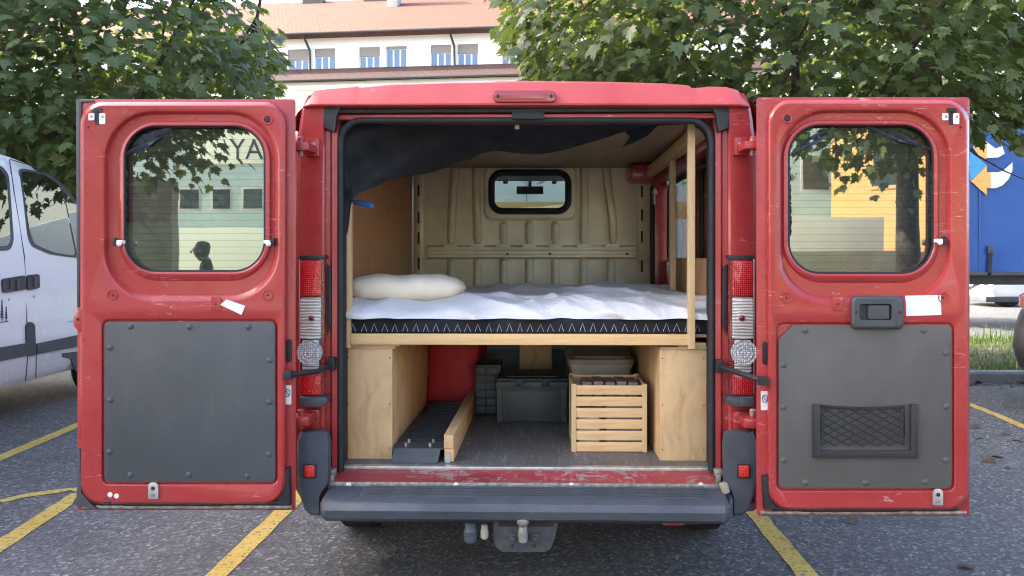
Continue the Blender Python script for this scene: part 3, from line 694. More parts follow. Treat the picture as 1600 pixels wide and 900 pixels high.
# top latches
for d, x, s in ((dL, 152, 1), (dR, 1487, -1)):
    mk('latch_slot', MB().prism([V(a, b, YD - .002) for a, b in rrect(x - 8, x + 8, 169, 176, 2.5)], (0, .003, 0)).prism([V(a, b, YD - .002) for a, b in rrect(x - 4, x + 4, 174, 195, 2.5)], (0, .003, 0)), 'rubber', d)
    for xx in (x - 9, x + 8):
        mk('latch_plate', MB().prism([V(a, b, YD - .006) for a, b in rrect(xx - 5, xx + 4, 177, 190 + (4 if xx > x else -2), 1.5)], (0, .005, 0)).bevel(.001), 'white_plastic', d)
        disc('latch_bolt', d, xx, 182, .005, 'steel_dirty', .006, .003, 8)
    disc('screw_hole', d, x - s * 14, 199, .005, 'rubber', 0, .001)
# small pressed bracket below windows
for d, x in ((dL, 337), (dR, 1309)):
    mk('pressed_bracket', MB().prism([V(a, b, YD - .003) for a, b in rrect(x - 8, x + 8, 463, 486, 2)], (0, .004, 0)).bevel(.002), 'red', d); disc('screw_hole', d, x, 475, .004, 'rubber', .003, .001)
# labels
def plate(name, d, pts, mat, off=.003): return mk(name, MB().prism([V(x, y, YD - off) for x, y in pts], (0, .002, 0)), mat, d, 0)
plate('paper_label', dL, [(344, 476), (354, 468), (383, 478), (377, 492)], 'sticker')
plate('paper_label', dR, [(1415, 462), (1470, 461), (1471, 492), (1416, 494)], 'sticker')
for d, x, y, ya in ((dL, 449, 617, .04), (dR, 1195, 626, .04)):
    Yp = YD + ya - .004
    mk('warning_sticker', MB().prism([V(a, b, Yp) for a, b in rrect(x - 6, x + 6, y - 15, y + 15, 1)], (0, .002, 0)), 'white_plastic', d, 0)
    c = V(x, y - 3, Yp - .002); mk('warning_mark', MB().tube([c + Vector((.0105 * math.cos(t), 0, .0105 * math.sin(t) * 1.4)) for t in [k * math.pi / 8 for k in range(16)]], .0016, 5, True).tube([c + Vector((-.007, 0, .010)), c + Vector((.007, 0, -.010))], .0015, 5), 'ink_blue', d)
# plugs, edge catch, bottom seals, strikers
for d, x, y in ((dL, 451, 548), (dR, 1196, 552)):
    mk('grommet', MB().prism([V(a, b, YD + .034) for a, b in rrect(x - 4.5, x + 4.5, y - 18, y + 18, 4.4)], (0, .006, 0)).bevel(.002), 'rubber', d)
mk('edge_rubber', MB().prism([V(x, y, YD + .035) for x, y in ((119, 156), (146, 156), (145, 159), (127, 160), (126, 262), (124, 480), (120, 480), (119, 262))], (0, .02, 0)).bevel(.002), 'trim_grey', dL)
mk('torn_rubber', MB().prism([V(x, y, YD + .02) for x, y in ((121, 700), (125, 700), (127, 770), (140, 786), (152, 796), (128, 792), (112, 787), (119, 776))], (0, .03, 0)).bevel(.003), 'trim_grey', dL)
mk('edge_catch', MB().prism([V(x, y, YD + .01) for x, y in ((128, 482), (119, 487), (114, 496), (115, 510), (122, 518), (130, 520))], (0, .05, 0)).bevel(.005), 'red', dL)
disc('screw_hole', dL, 121, 499, .006, 'rubber', -.008, .001)
for d, x0, x1, yb in ((dL, 150, 452, 792), (dR, 1208, 1505, 801)):
    mk('bottom_seal', MB().tube([V(x, yb - 7 + (2 if 40 < abs(x - x0) < 200 else 0), YD + .025) for x in range(x0, x1, 12)], .010, 8), 'rubber', d, 60)
    mk('edge_strip', MB().tube([V(x, yb, YD + .038) for x in (x0 - 20, x1 + 4)], .008, 6), 'steel_dirty', d, 60)
for d, x, y in ((dL, 239, 768), (dR, 1466, 778)):
    mk('striker_plate', MB().prism([V(a, b, YD - .008) for a, b in rrect(x - 8, x + 8, y - 14, y + 12, (7, 7, 1, 1))], (0, .008, 0)).bevel(.002), 'silver', d)
    disc('striker_hole', d, x, y - 5, .008, 'rubber', .008, .002); disc('striker_pin', d, x, y + 5, .006, 'steel_dirty', .008, .01)
for d, pts in ((dL, [(440, 735), (451, 731), (453, 790), (430, 788), (436, 776)]), (dR, [(1192, 745), (1203, 743), (1207, 785), (1217, 795), (1195, 797)])):
    mk('corner_buffer', MB().prism([V(x, y, YD + .012) for x, y in pts], (0, .03, 0)).bevel(.004), 'rubber', d)
mk('lock_hole', MB().lathe(V(167, 783, YD + .002), (0, -1, 0), [(.016, -.001), (.013, .003), (.010, .001)], 10), 'rubber', dL)
for x, y in ((172, 773), (182, 775)): disc('paint_chip', dL, x, y, .010, 'sticker', 0, .001)
# window clips, fabric straps tied across the window tops
for d, x, y, s in ((dL, 189, 378, 1), (dL, 418, 378, -1), (dR, 1466, 376, -1)):
    mk('window_clip', MB().obox(V(x, y, YD + .004), (.012, 0, 0), (0, .012, 0), (0, 0, .007)).lathe(V(x - s * 2, y + 3, YD - .006), (0, -1, 0), [(.010, 0), (.011, .006), (.006, .012)], 10).bevel(.002), 'white_plastic', d)
    mk('clip_base', MB().obox(V(x - s * 9, y, YD + .006), (.007, 0, 0), (0, .008, 0), (0, 0, .017)).bevel(.003), 'rubber', d)
def sash(d, a, b, wa, wb):
    L = []
    for k in range(15):
        t = k / 14; x, y = a[0] + (b[0] - a[0]) * t, a[1] + (b[1] - a[1]) * t; w = wa + (wb - wa) * math.sin(math.pi * min(1, t * 1.0)) if wb > wa else wa
        c = V(x, y, YD + .046); n = Vector((-(V(*b, 3).z - V(*a, 3).z), 0, V(*b, 3).x - V(*a, 3).x)).normalized()
        L.append([c + n * (w * q) + Vector((0, -.012 * math.sin(9 * t + q * 4), 0)) for q in (-1, -.6, -.2, .2, .6, 1)])
    return mk('fabric_strap', MB().loft(L, closed=False), 'strap_cloth', d, 60)
sash(dL, (195, 243), (268, 196), .008, .024); sash(dR, (1236, 243), (1304, 196), .004, .017); sash(dR, (1352, 196), (1457, 234), .003, .015)
# frayed tape down the window edges
for d, x in ((dL, 196), (dR, 1234), (dR, 1456)):
    mk('frayed_tape', MB().tube([V(x + jit(1.8), y, YD + .046) for y in range(258, 372, 3)], [.003 + random.random() * .004 for _ in range(258, 372, 3)], 5), 'rubber', d)
# handle on the right door
h = mk('door_handle', MB().loft([[V(x, y, YD + .002) for x, y in rrect(1329, 1412, 462, 515, 8)], [V(x, y, YD - .022) for x, y in rrect(1331, 1410, 464, 513, 8)], [V(x, y, YD - .028) for x, y in rrect(1335, 1406, 467, 510, 6)], [V(x, y, YD - .027) for x, y in rrect(1343, 1393, 475, 500, 4)], [V(x, y, YD - .004) for x, y in rrect(1344, 1392, 476, 499, 4)]], cap1=True), 'trim_grey', dR, 30)
mk('handle_flap', MB().prism([V(x, y, YD - .024) for x, y in rrect(1357, 1390, 477, 499, 3)], (0, .018, 0)).bevel(.004), 'trim_grey', dR)
for x in (1338, 1406): disc('handle_screw', dR, x, 488, .006, 'rubber', .027, .002)
# elastic net pocket
fr = MB().prism([V(x, y, YD - .016) for x, y in ((1271, 632), (1282, 632), (1282, 705), (1424, 705), (1424, 632), (1435, 632), (1435, 716), (1271, 716))], (0, .013, 0)).bevel(.003)
mk('pocket_frame', fr, 'black_plastic', dR)
net = MB(); cw = (1424 - 1282) / 6.5; rh = 12.4; rows = 6
for k in range(-1, 9):
    for s in (0, 1):
        P = []
        for r_ in range(rows):
            x = 1282 + (k + .5) * cw + (cw / 2 if (r_ + s) % 2 else -cw / 2) + cw / 2 * (0)
            if x < 1281.5 or x > 1424.5: continue
            y = 634 + r_ * rh + 4 * (1 - ((x - 1353) / 71) ** 2) * (1 - r_ / rows)
            P.append(V(x, y, YD - .012 - .005 * (1 - ((x - 1353) / 71) ** 2)))
        if len(P) > 1:
            for a, b in zip(P, P[1:]): net.tube([a, b], .0029, 5)
top = [V(x, 634 + 4 * (1 - ((x - 1353) / 71) ** 2), YD - .014) for x in range(1282, 1425, 12)]
net.tube(top, .005, 6)
mk('pocket_net', net, 'rubber', dR, 60)

# ================================================================== INSIDE THE VAN
YF = 3.36   # front plane of the bed furniture
def ply_box(px0, px1, label, back, strip):
    t = thing('plywood_box', label, 'box', (V((px0 + px1) / 2, 720, YF).x, YF, ZF + .001), 'plywood storage boxes carrying the bed')
    x0, x1 = V(px0, 700, YF).x, V(px1, 700, YF).x; zt = V(600, 545, YF).z
    bx('front_panel', 'ply_birch', t, x0, x1, YF, YF + .015, ZF + .001, zt, .0015)
    inner = x1 if strip == 'l' else x0
    a, b = (inner - .015, inner) if strip == 'l' else (inner, inner + .015)
    bx('side_panel', 'ply_birch', t, a, b, YF + .0155, back, ZF + .001, zt, .0015)
    a, b = (x0, x0 + .015) if strip == 'l' else (x1 - .015, x1)
    bx('side_panel', 'ply_birch', t, a, b, YF + .0155, back, ZF + .001, zt, .0015)
    bx('lid', 'ply_birch_edge', t, x0 - .0, x1 + .012 if strip == 'l' else x1, YF - .006, back, zt + .001, zt + .012, .0015)
    for sx in (x0 + .012, x1 - .012):
        for sz in (ZF + .05, (ZF + zt) / 2, zt - .04): mk('screw', MB().lathe((sx, YF - .0002, sz), (0, -1, 0), [(.0035, 0), (.003, .0008)], 8), 'rusty', t)
    bx('batten', 'pine_x', t, *((V(550, 540, YF).x, V(624, 540, YF).x) if strip == 'l' else (V(1060, 540, YF).x, V(1103, 540, YF).x)), YF + .002, YF + .05, zt + .0125, zt + .030, .0015)
    return t
ply_box(540, 613, 'plywood storage box under the pillow end of the bed, beside the metal ramp', 4.38, 'l')
ply_box(1031, 1104, 'plywood storage box under the foot end of the bed, beside the slatted crate', 4.46, 'r')
# bed
bed = thing('bed_platform', 'pale wooden bed platform spanning the van with one upright post', 'bed', (-.07, 4.2, 1.07))
zt = V(800, 521, YF).z; zb = V(800, 538, YF).z
bx('bed_board', 'pine_x', bed, V(548, 530, YF - .02).x, V(1077, 530, YF - .02).x, YF - .025, YF - .004, zb, zt, .003)
bx('bed_deck', 'ply_brown', bed, -.93, .80, YF - .003, 5.1, zt - .016, zt - .002, .001)
bx('post', 'pine_z', bed, V(539, 500, YF - .02).x, V(547.5, 500, YF - .02).x, YF - .024, YF + .02, V(540, 543, YF).z, 2.10, .002)
bx('post', 'pine_z', bed, V(1075, 500, YF - .03).x, V(1086, 500, YF - .03).x, YF - .034, YF + .0, V(1080, 544, YF).z, V(1080, 190, YF).z, .002)
bx('post', 'pine_z', bed, .742, .775, 4.42, 4.47, 1.1, 2.05, .002)
bx('rail_beam', 'pine_y', bed, .735, .785, 3.39, 5.6, 2.055, 2.125, .002)
bx('leg', 'ply_birch', bed, V(812, 560, 4.75).x, V(862, 560, 4.75).x, 4.75, 4.765, ZF + .001, zt - .017, .001)
# mattress with zigzag stitching
ZM = zt + .001
mt = tag(bx('mattress', 'mattress', None, -.90, .80, YF - .002, 5.0, ZM, ZM + .070, .012), 'thin black foam mattress with white zigzag stitching', 'mattress')
stz = MB(); x = 552
while x < 1103:
    a = 4.2 + jit(.8); y1 = 518; yp = 505.5 + jit(1.2)
    P = [V(x - a, y1, YF - .0055), V(x + jit(.6), yp, YF - .0055), V(x + a, y1, YF - .0055)]
    stz.tube(P, .0008, 4); x += 16.3 + jit(.8)
mk('stitching', stz, 'thread', mt, 0, kind='stuff')
# duvet
def fbm(x, y, s): return mnoise.noise(Vector((x * s, y * s, 3.1))) + .5 * mnoise.noise(Vector((x * s * 2.1, y * s * 2.3, 7.7)))
def ridged(x, y, s, ang, st):
    u = x * math.cos(ang) + y * math.sin(ang); w = -x * math.sin(ang) + y * math.cos(ang)
    return (1 - abs(mnoise.noise(Vector((u * s, w * s * st, 1.7))))) ** 4
nx, ny = 170, 110; X0, X1, Y0, Y1 = -.915, .80, YF - .004, 5.02; vv = []
zs = ZM + .070
for j in range(ny + 1):
    for i in range(nx + 1):
        u, w = i / nx, j / ny; x = X0 + (X1 - X0) * u; y = Y0 + (Y1 - Y0) * w ** 1.25
        wx, wy = x + .05 * fbm(x, y, 3), y + .05 * fbm(y, x, 3.3)
        hgt = .046 + .016 * fbm(x, y, 2.0) + .026 * ridged(wx, wy, 2.6, R(58), .22) + .020 * ridged(wx + 3, wy, 3.4, R(-28), .2) + .010 * ridged(wx, wy + 9, 6.5, R(35), .2) + .005 * ridged(wx + 7, wy, 12, R(80), .22)
        hgt += .034 * math.exp(-((x - .45) / .28) ** 2 - ((y - 4.55) / .45) ** 2) + .02 * math.exp(-((x + .05) / .25) ** 2 - ((y - 4.7) / .3) ** 2)
        e = min(1, (y - Y0) / (.20 + .06 * fbm(x, 1, 3))); z = zs + (hgt) * math.sqrt(max(0, 1 - (1 - e) ** 2)) + .001 - .004 * (1 - e) + .007 * fbm(x, 0, 6) * (1 - e)
        yy = y - .018 * (1 - e) * 0 + .022 * fbm(x, z * 3, 5) * (1 - w) * (1 - e) - .030 * (1 - e) * ridged(x, z * 2, 5, R(48), .3) - .014 * (1 - e) * ridged(x + 4, z * 2, 9, R(40), .3)
        vv.append(Vector((x, yy, z)))
f = [(j * (nx + 1) + i, j * (nx + 1) + i + 1, (j + 1) * (nx + 1) + i + 1, (j + 1) * (nx + 1) + i) for j in range(ny) for i in range(nx)]
tag(mk('duvet', MB().add(vv, f), 'linen', None, 80), 'crumpled white duvet spread over the black mattress', 'duvet')
# pillow
pc = V(637, 450, 3.72); pm = MB(); loops = []
for k in range(25):
    t = -1 + 2 * k / 24; s = (1 - abs(t) ** 4.0) ** .5 if abs(t) < 1 else 0; s = max(s, .02)
    lp_ = []
    for q in range(32):
        a = 2 * math.pi * q / 32; c, sn = math.cos(a), math.sin(a)
        yy = math.copysign(abs(c) ** .65, c) * .20 * (s ** .5); zz = math.copysign(abs(sn) ** .8, sn) * .072 * s
        wv = .007 * mnoise.noise(Vector((t * 4, yy * 7, zz * 6))) - .012 * math.exp(-((t + .15) / .3) ** 2) * max(0, sn) + .004 * ridged(t, yy, 5, R(30), .3)
        zz *= 1 - .18 * max(0, t) ** 2
        lp_.append(Vector((pc.x + t * .290, pc.y + yy, pc.z + zz + wv + .008 * t * 0)))
    loops.append(lp_)
tag(mk('pillow', pm.loft(loops, True, True, True), 'pillowcase', None, 80), 'plump cream pillow lying on the duvet', 'pillow')
# curtain: dark cloth slung across the top of the opening
bot = [(536, 402), (541, 372), (546, 345), (548, 322), (558, 305), (580, 294), (606, 283), (640, 275), (680, 268), (712, 255), (735, 249), (752, 240), (775, 236), (810, 240), (840, 241), (875, 236), (910, 226), (945, 216), (975, 206), (1000, 200), (1040, 196), (1062, 195)]
cur = MB(); ns, nv = 120, 26; vv = []
def interp(x):
    for k in range(len(bot) - 1):
        a, b = bot[k], bot[k + 1]
        if a[0] <= x <= b[0]:
            p, q = bot[max(0, k - 1)], bot[min(len(bot) - 1, k + 2)]
            m0 = (b[1] - p[1]) / max(1, b[0] - p[0]); m1 = (q[1] - a[1]) / max(1, q[0] - a[0]); w = b[0] - a[0]; t = (x - a[0]) / w
            return (2 * t ** 3 - 3 * t * t + 1) * a[1] + (t ** 3 - 2 * t * t + t) * w * m0 + (3 * t * t - 2 * t ** 3) * b[1] + (t ** 3 - t * t) * w * m1
    return bot[-1][1]
for i in range(ns + 1):
    u = i / ns; x = 536 + (1062 - 536) * u ** 1.25; yb = interp(x); yt = 188
    for j in range(nv + 1):
        v = j / nv; y = yt + (yb - yt) * v
        Y = 3.28 + .15 * min(1, max(0, u - .03) * 2.2) + .10 * v * math.sin(math.pi * u) + .30 * u * v + .034 * math.sin(x * .045 + y * .05 + v * 2) * (.3 + v) + .016 * math.sin(x * .09 - y * .11) * v + .012 * mnoise.noise(Vector((x * .03, y * .05, 0)))
        vv.append(V(x, y, Y))
f = [(i * (nv + 1) + j, i * (nv + 1) + j + 1, (i + 1) * (nv + 1) + j + 1, (i + 1) * (nv + 1) + j) for i in range(ns) for j in range(nv)]
cur.add(vv, f)
ct = tag(mk('curtain', cur, 'fabric_black', None, 80), 'black cloth curtain slung across the top of the van opening', 'curtain')
mk('loose_corner', MB().add([V(975, 203, 3.75), V(1028, 196, 3.7), V(1012, 212, 3.74), V(988, 224, 3.78), V(972, 230, 3.8), V(984, 214, 3.77)], [(0, 1, 2, 5), (5, 2, 3, 4)]), 'fabric_black', ct, 0)
mk('curtain_hook', MB().obox(V(808, 199, 3.38), (.010, 0, 0), (0, .006, 0), (0, 0, .008)).bevel(.002), 'pillowcase', ct)
for x in (795, 858): mk('curtain_clip', MB().obox(V(x, 192, 3.37), (.015, 0, 0), (0, .004, 0), (0, 0, .004)), 'silver', ct)
# blue-handled tool hanging at the left
tw = thing('hand_tool', 'blue handled tool sticking out beneath the curtain', 'tool', V(560, 318, 3.5))
mk('shaft', MB().tube([V(530, 310, 3.5), V(556, 316, 3.5)], .009, 8), 'trim_grey', tw)
mk('grip', MB().tube([V(553, 315, 3.5), V(556, 316, 3.5), V(570, 319, 3.5), V(581, 321.5, 3.5), V(584, 322, 3.5)], [.008, .013, .0125, .014, .008], 10), 'blue_grip', tw)
# ramp
rx0, rx1 = V(614, 722, 3.33).x, V(690, 722, 3.33).x
rp = thing('loading_ramp', 'black perforated steel ramp lying along the plywood box', 'ramp', ((rx0 + rx1) / 2, 3.9, ZF))
zr = V(650, 699, 3.34).z
mk('front_lip', MB().prism([(rx0 + .006, 3.325, zr - .002), (rx1 - .004, 3.325, zr - .002), (rx1 - .012, 3.30, ZF + .006), (rx1 - .022, 3.298, ZF + .002), (rx0 + .008, 3.298, ZF + .002), (rx0, 3.30, ZF + .006)], (0, .004, 0)), 'dark_bin', rp, 0)
dk = MB().box(rx0 + .004, rx1 + .012, 3.328, 4.42, zr - .006, zr)
dk.box(rx0, rx0 + .004, 3.34, 4.42, ZF + .002, zr).box(rx1 + .012, rx1 + .016, 3.34, 4.42, ZF + .002, zr); mk('deck', dk, 'dark_bin', rp, 0)
for k in range(24):
    y = 3.46 + k * .039
    bx('tread', 'black_plastic', rp, rx0 + .025, rx1 - .012, y, y + .016, zr, zr + .007, .003)
for x, y in ((634, 698), (672, 698), (639, 689), (677, 689)):
    p = V(x, y, 3.36 if y > 695 else 3.43); mk('bolt', MB().lathe((p.x, p.y, zr), (0, 0, 1), [(.007, 0), (.007, .014), (.004, .016)], 8), 'silver', rp)
# timber beams
for i, lab in enumerate(('lower of two pale timber battens lying beside the ramp', 'upper of two pale timber battens lying beside the ramp')):
    x0, x1 = V(693.5, 720, 3.31).x, V(708.5, 720, 3.31).x; hh = .060
    b = bx('timber_batten', 'pine_y', None, x0 + (.002 if not i else 0), x1 + (.001 if not i else 0), 3.31 + .004 * (1 - i), 4.48, ZF + .002 + i * (hh + .001), ZF + .002 + hh + i * (hh + .001), .003)
    tag(b, lab, 'timber', 'timber battens on the van floor')
    if not i: mk('metal_clip', MB().obox(Vector(((x0 + x1) / 2 - .004, 3.309, ZF + .018)), (.010, 0, 0), (0, .003, 0), (0, 0, .026)), 'silver', b)
# slatted crate
YC = 3.50
x0, x1 = V(893, 700, YC).x, V(1011, 700, YC).x; z1 = V(900, 600, YC).z; dC = .33
cr = thing('wooden_crate', 'pale slatted wooden crate standing open on the van floor', 'crate', ((x0 + x1) / 2, YC + dC / 2, ZF))
for x in (x0, x1 - .022):
    for y in (YC, YC + dC - .022): bx('corner_post', 'pine_z', cr, x, x + .022, y, y + .022, ZF + .001, z1, .0015)
n = 6; sh = (z1 - ZF) / n
for k in range(n):
    za = ZF + .003 + k * sh; zb_ = za + sh - .0095
    bx('slat', 'pine_knot', cr, x0 + .0225, x1 - .0225, YC + .002, YC + .012, za, zb_, .0015)
    bx('slat', 'pine_knot', cr, x0 + .0225, x1 - .0225, YC + dC - .012, YC + dC - .002, za, zb_, .0015)
    for x in (x0 + .002, x1 - .012): bx('slat', 'pine_y', cr, x, x + .010, YC + .0225, YC + dC - .0225, za, zb_, .0015)
bx('base', 'pine_x', cr, x0 + .012, x1 - .012, YC + .013, YC + dC - .013, ZF + .004, ZF + .014, .001)
for k in range(5):
    xx = x0 + .055 + k * .056
    tag(bx('wood_block', 'tub_lid', None, xx, xx + .047, YC + .12, YC + .28, ZF + .0145, z1 - .012 + .004 * (k % 2), .003), 'brown block, %s from the left of five packed in the slatted crate' % ('first', 'second', 'third', 'fourth', 'fifth')[k], 'block', 'blocks in the crate')
for k, (mat, a, b) in enumerate((('sticker', .02, .13), ('grey_blue', .15, .33))):
    tag(mk('packet', MB().box(x0 + a + .012, x0 + b + .004, YC + .03, YC + .10, ZF + .0145, ZF + .17 + .06 * k).bevel(.012), mat, None), ('white packet behind the front slats of the crate', 'grey blue packet behind the front slats of the crate')[k], 'packet')
# euro box
YE = 4.13
a, b = V(777, 658, YE), V(886, 600, YE)
eb = thing('storage_box', 'large dark grey lidded plastic box in the middle of the van floor', 'box', ((a.x + b.x) / 2, YE + .15, ZF))
ze = V(800, 597, YE).z
mk('tub', MB().box(a.x, b.x, YE, YE + .32, ZF + .002, ze).bevel(.008), 'dark_bin', eb)
bx('front_panel', 'dark_bin', eb, a.x + .05, b.x - .05, YE - .008, YE + .002, ZF + .02, ze - .045, .004)
for x in (a.x - .002, b.x - .03): bx('corner_rib', 'dark_bin', eb, x, x + .032, YE - .012, YE + .02, ZF + .002, ze - .002, .004)
bx('rim', 'dark_bin', eb, a.x - .006, b.x + .006, YE - .016, YE + .326, ze - .035, ze + .004, .005)
mk('lid', MB().box(a.x - .004, b.x + .004, YE - .014, YE + .322, ze + .005, ze + .022).box(a.x + .05, b.x - .05, YE + .03, YE + .28, ze + .022, ze + .030).bevel(.005), 'black_plastic', eb)
for x in (a.x + .10, b.x - .14): bx('catch', 'black_plastic', eb, x, x + .045, YE - .021, YE - .012, ze - .02, ze + .02, .003)
# drawer unit
YU = 4.32
a, b = V(742, 645, YU), V(777, 572, YU)
du = thing('drawer_unit', 'small black stacked drawer unit between batten and grey box', 'drawers', ((a.x + b.x) / 2, YU + .15, ZF))
zu = V(750, 570, YU).z
mk('carcass', MB().box(a.x, b.x + .02, YU, YU + .26, ZF + .002, zu).bevel(.006), 'black_plastic', du)
for r_ in range(6):
    for c in range(2):
        w = (b.x - a.x) / 2; xx = a.x + .005 + c * w; z = ZF + .012 + r_ * (zu - ZF - .02) / 6
        bx('drawer', 'dark_bin', du, xx, xx + w - .012, YU - .008, YU + .01, z, z + (zu - ZF - .02) / 6 - .008, .003)
mk('carry_handle', MB().tube([(a.x + .02 + .05 * (1 - math.cos(t)), YU + .12, zu + .045 * math.sin(t)) for t in [k * math.pi / 10 for k in range(11)]], .009, 8), 'rubber', du)
# clear tub behind the crate
YT = 4.05
a, b = V(889, 585, YT), V(990, 585, YT); zt0, zt1 = V(900, 585, YT).z, V(900, 566, YT).z
tt = thing('plastic_tub', 'translucent plastic tub with brown lid behind the slatted crate', 'tub', ((a.x + b.x) / 2, YT + .2, ZF))
mk('tub', MB().loft([[Vector((x, y, z)) for x, y in rrect(a.x + k, b.x - k, YT + k, YT + .48 - k, .04)] for z, k in ((ZF + .002, .03), (zt1 - .03, .008), (zt1 - .03, 0), (zt1 - .01, 0))], cap0=True), 'clear_tub', tt)
mk('lid', MB().loft([[Vector((x, y, z)) for x, y in rrect(a.x + k, b.x - k, YT + k, YT + .48 - k, .05)] for z, k in ((zt1 - .012, -.008), (zt1 + .012, -.008), (zt1 + .018, 0), (zt1 + .018, .02), (zt1 + .03, .03))], cap0=True, cap1=True), 'tub_lid', tt)
# red bag
rb = MB(); P = [(-.70, 4.50), (-.50, 4.47), (-.40, 4.50), (-.36, 4.58), (-.38, 4.95), (-.70, 4.98)]
for k in range(12): pass
rbl = []
for z, s in ((ZF + .002, .97), (ZF + .08, 1.02), (.80, .99), (.95, 1.01), (1.06, .97), (1.10, .86)):
    rbl.append([Vector((-.53 + (x + .53) * s + .008 * mnoise.noise(Vector((x * 9, z * 7, 0))), 4.75 + (y - 4.75) * s + .012 * mnoise.noise(Vector((x * 7, z * 6, 4))), z)) for x, y in P])
tag(mk('red_bag', rb.loft(rbl, True, True, True).bevel(.012, 3), 'red_cloth', None, 60), 'bright red fabric bag standing at the far end of the ramp', 'bag')
tag(mk('grey_bin', MB().box(V(748, 560, 5.15).x, V(885, 560, 5.15).x, 5.15, 5.5, ZF + .002, V(800, 545, 5.15).z).bevel(.02), 'grey_blue', None), 'pale blue grey bin at the back behind the dark box', 'bin')

# ================================================================== WHITE VAN (left)
A = Vector((-4.65, 6.40, 0)); dv = Vector((-.085, .9964, 0)).normalized(); nv_ = Vector((dv.y, -dv.x, 0))
def inset(z): return 0 if z < 1.15 else .10 * ((z - 1.15) / .9) ** 1.5
def WV(px, py, lift=0.0):
    d = ray(px, py); lo, hi = 2.0, 14.0
    g_ = lambda t: ((C0 + d * t - A).dot(nv_) + inset((C0 + d * t).z) - lift)
    for _ in range(50):
        m_ = (lo + hi) / 2
        if g_(m_) > 0: lo = m_
        else: hi = m_
    return C0 + d * lo
wv = thing('white_van', 'white panel van with black tree decals parked left of red van', 'van', A + dv * -1.0 - nv_ * 1.0)
def S(s, lat, z): return A + dv * s - nv_ * lat + Vector((0, 0, z))
stations = [(-4.2, 2.36), (-4.0, 2.43), (-1.0, 2.45), (.35, 2.44), (.62, 2.41), (.95, 2.27), (1.25, 2.04), (1.75, 1.62), (2.05, 1.32), (2.35, 1.18), (2.7, 1.02), (2.82, .8)]
loops = []
for s_, H in stations:
    p = [(0.06, .34), (.0, .42), (0, .8), (0, min(1.15, H - .10))]
    for fr_ in (.25, .5, .75, .93): z = max(1.15, 0) + (H - .14 - 1.15) * fr_; p.append((inset(z) if H > 1.4 else .02 * fr_, z if H > 1.45 else min(1.15, H - .1) + .05 * fr_))
    p += [(inset(H - .1) + .05 if H > 1.4 else .08, H - .045), (.32, H - .005), (.98, H + .03)]
    half = [S(s_, a, z) for a, z in p]; other = [S(s_, 1.96 - a, z) for a, z in p[-2::-1]]
    loops.append(half + other)
mk('body', MB().loft(loops, closed=True, cap0=True, cap1=True), 'white_paint', wv, 50)
def wpoly(name, pts, mat, lift=.004, par=wv, thick=.012): return mk(name, MB().prism([WV(x, y, lift) for x, y in pts], -nv_ * thick), mat, par, 20)
def rounded(pts, r, n=5):
    out = []; m_ = len(pts); P = [Vector((*p, 0)) for p in pts]
    for i in range(m_):
        a, b, c = P[i - 1], P[i], P[(i + 1) % m_]; d1 = (a - b).normalized(); d2 = (c - b).normalized(); k = min(r, (a - b).length * .45, (c - b).length * .45)
        for q in range(n + 1):
            t = q / n; p = (b + d1 * k).lerp(b, t).lerp(b.lerp(b + d2 * k, t), t); out.append((p.x, p.y))
    return out
wpoly('window_surround', rounded([(30, 262), (72, 270), (96, 286), (138, 335), (138, 405), (80, 398), (50, 385), (44, 370)], 9), 'trim_grey', .006)
wpoly('side_window', rounded([(33, 266), (70, 273), (93, 289), (99, 301), (118, 400), (82, 394), (53, 381), (47, 368)], 8), 'van_glass', .0085)
wpoly('side_window', rounded([(100, 299), (134, 338), (134, 404), (121, 401)], 4), 'van_glass', .0085)
wpoly('window_surround', rounded([(-60, 248), (2, 258), (14, 272), (22, 375), (17, 391), (-60, 396)], 9), 'trim_grey', .006)
wpoly('side_window', rounded([(-60, 252), (-1, 263), (10, 275), (17, 372), (13, 384), (-60, 388)], 8), 'van_glass', .0085)
# seams, mouldings, handles
def seam(pts): mk('door_seam', MB().tube([WV(x, y, .002) for x, y in pts], .005, 5), 'ink', wv)
seam([(15, 250), (22, 300), (38, 400), (42, 500), (43, 560), (40, 596)]); seam([(16, 249), (50, 259), (90, 280), (130, 326)]); seam([(57, 545), (56, 590)])
wpoly('side_moulding', rounded([(-60, 553), (43, 536), (45, 555), (-60, 577)], 2), 'trim_grey', .016)
wpoly('side_moulding', rounded([(58, 537), (160, 516), (160, 535), (60, 553)], 2), 'trim_grey', .016)
wpoly('latch_recess', rounded([(41, 508), (48, 502), (55, 507), (57, 555), (43, 557)], 4), 'trim_grey', .014)
for pts in ([(4, 436), (40, 430), (42, 452), (6, 458)], [(43, 430), (62, 428), (63, 450), (44, 454)]):
    hd_ = wpoly('door_handle', rounded(pts, 4), 'black_plastic', .016)
    cxm = sum(p[0] for p in pts) / 4; cym = sum(p[1] for p in pts) / 4
    for dx in ((-6, 4) if cxm < 40 else (1,)): wpoly('handle_grip', [(cxm + dx, cym - 7), (cxm + dx + 5, cym - 8), (cxm + dx + 5, cym + 7), (cxm + dx, cym + 8)], 'trim_grey', .024, hd_)
for x, y in ((14, 468), (53, 463)): mk('lock', MB().lathe(WV(x, y, .002), nv_, [(.012, 0), (.012, .004), (.005, .006)], 12), 'silver', wv)
wpoly('wheel_arch_trim', [(99, 552), (124, 549), (124, 583), (117, 578), (111, 560), (99, 558)], 'trim_grey', .012)
mk('side_marker', MB().obox(WV(112, 501, .004), dv * .05, nv_ * .006, Vector((0, 0, .008))).bevel(.004), 'silver', wv)
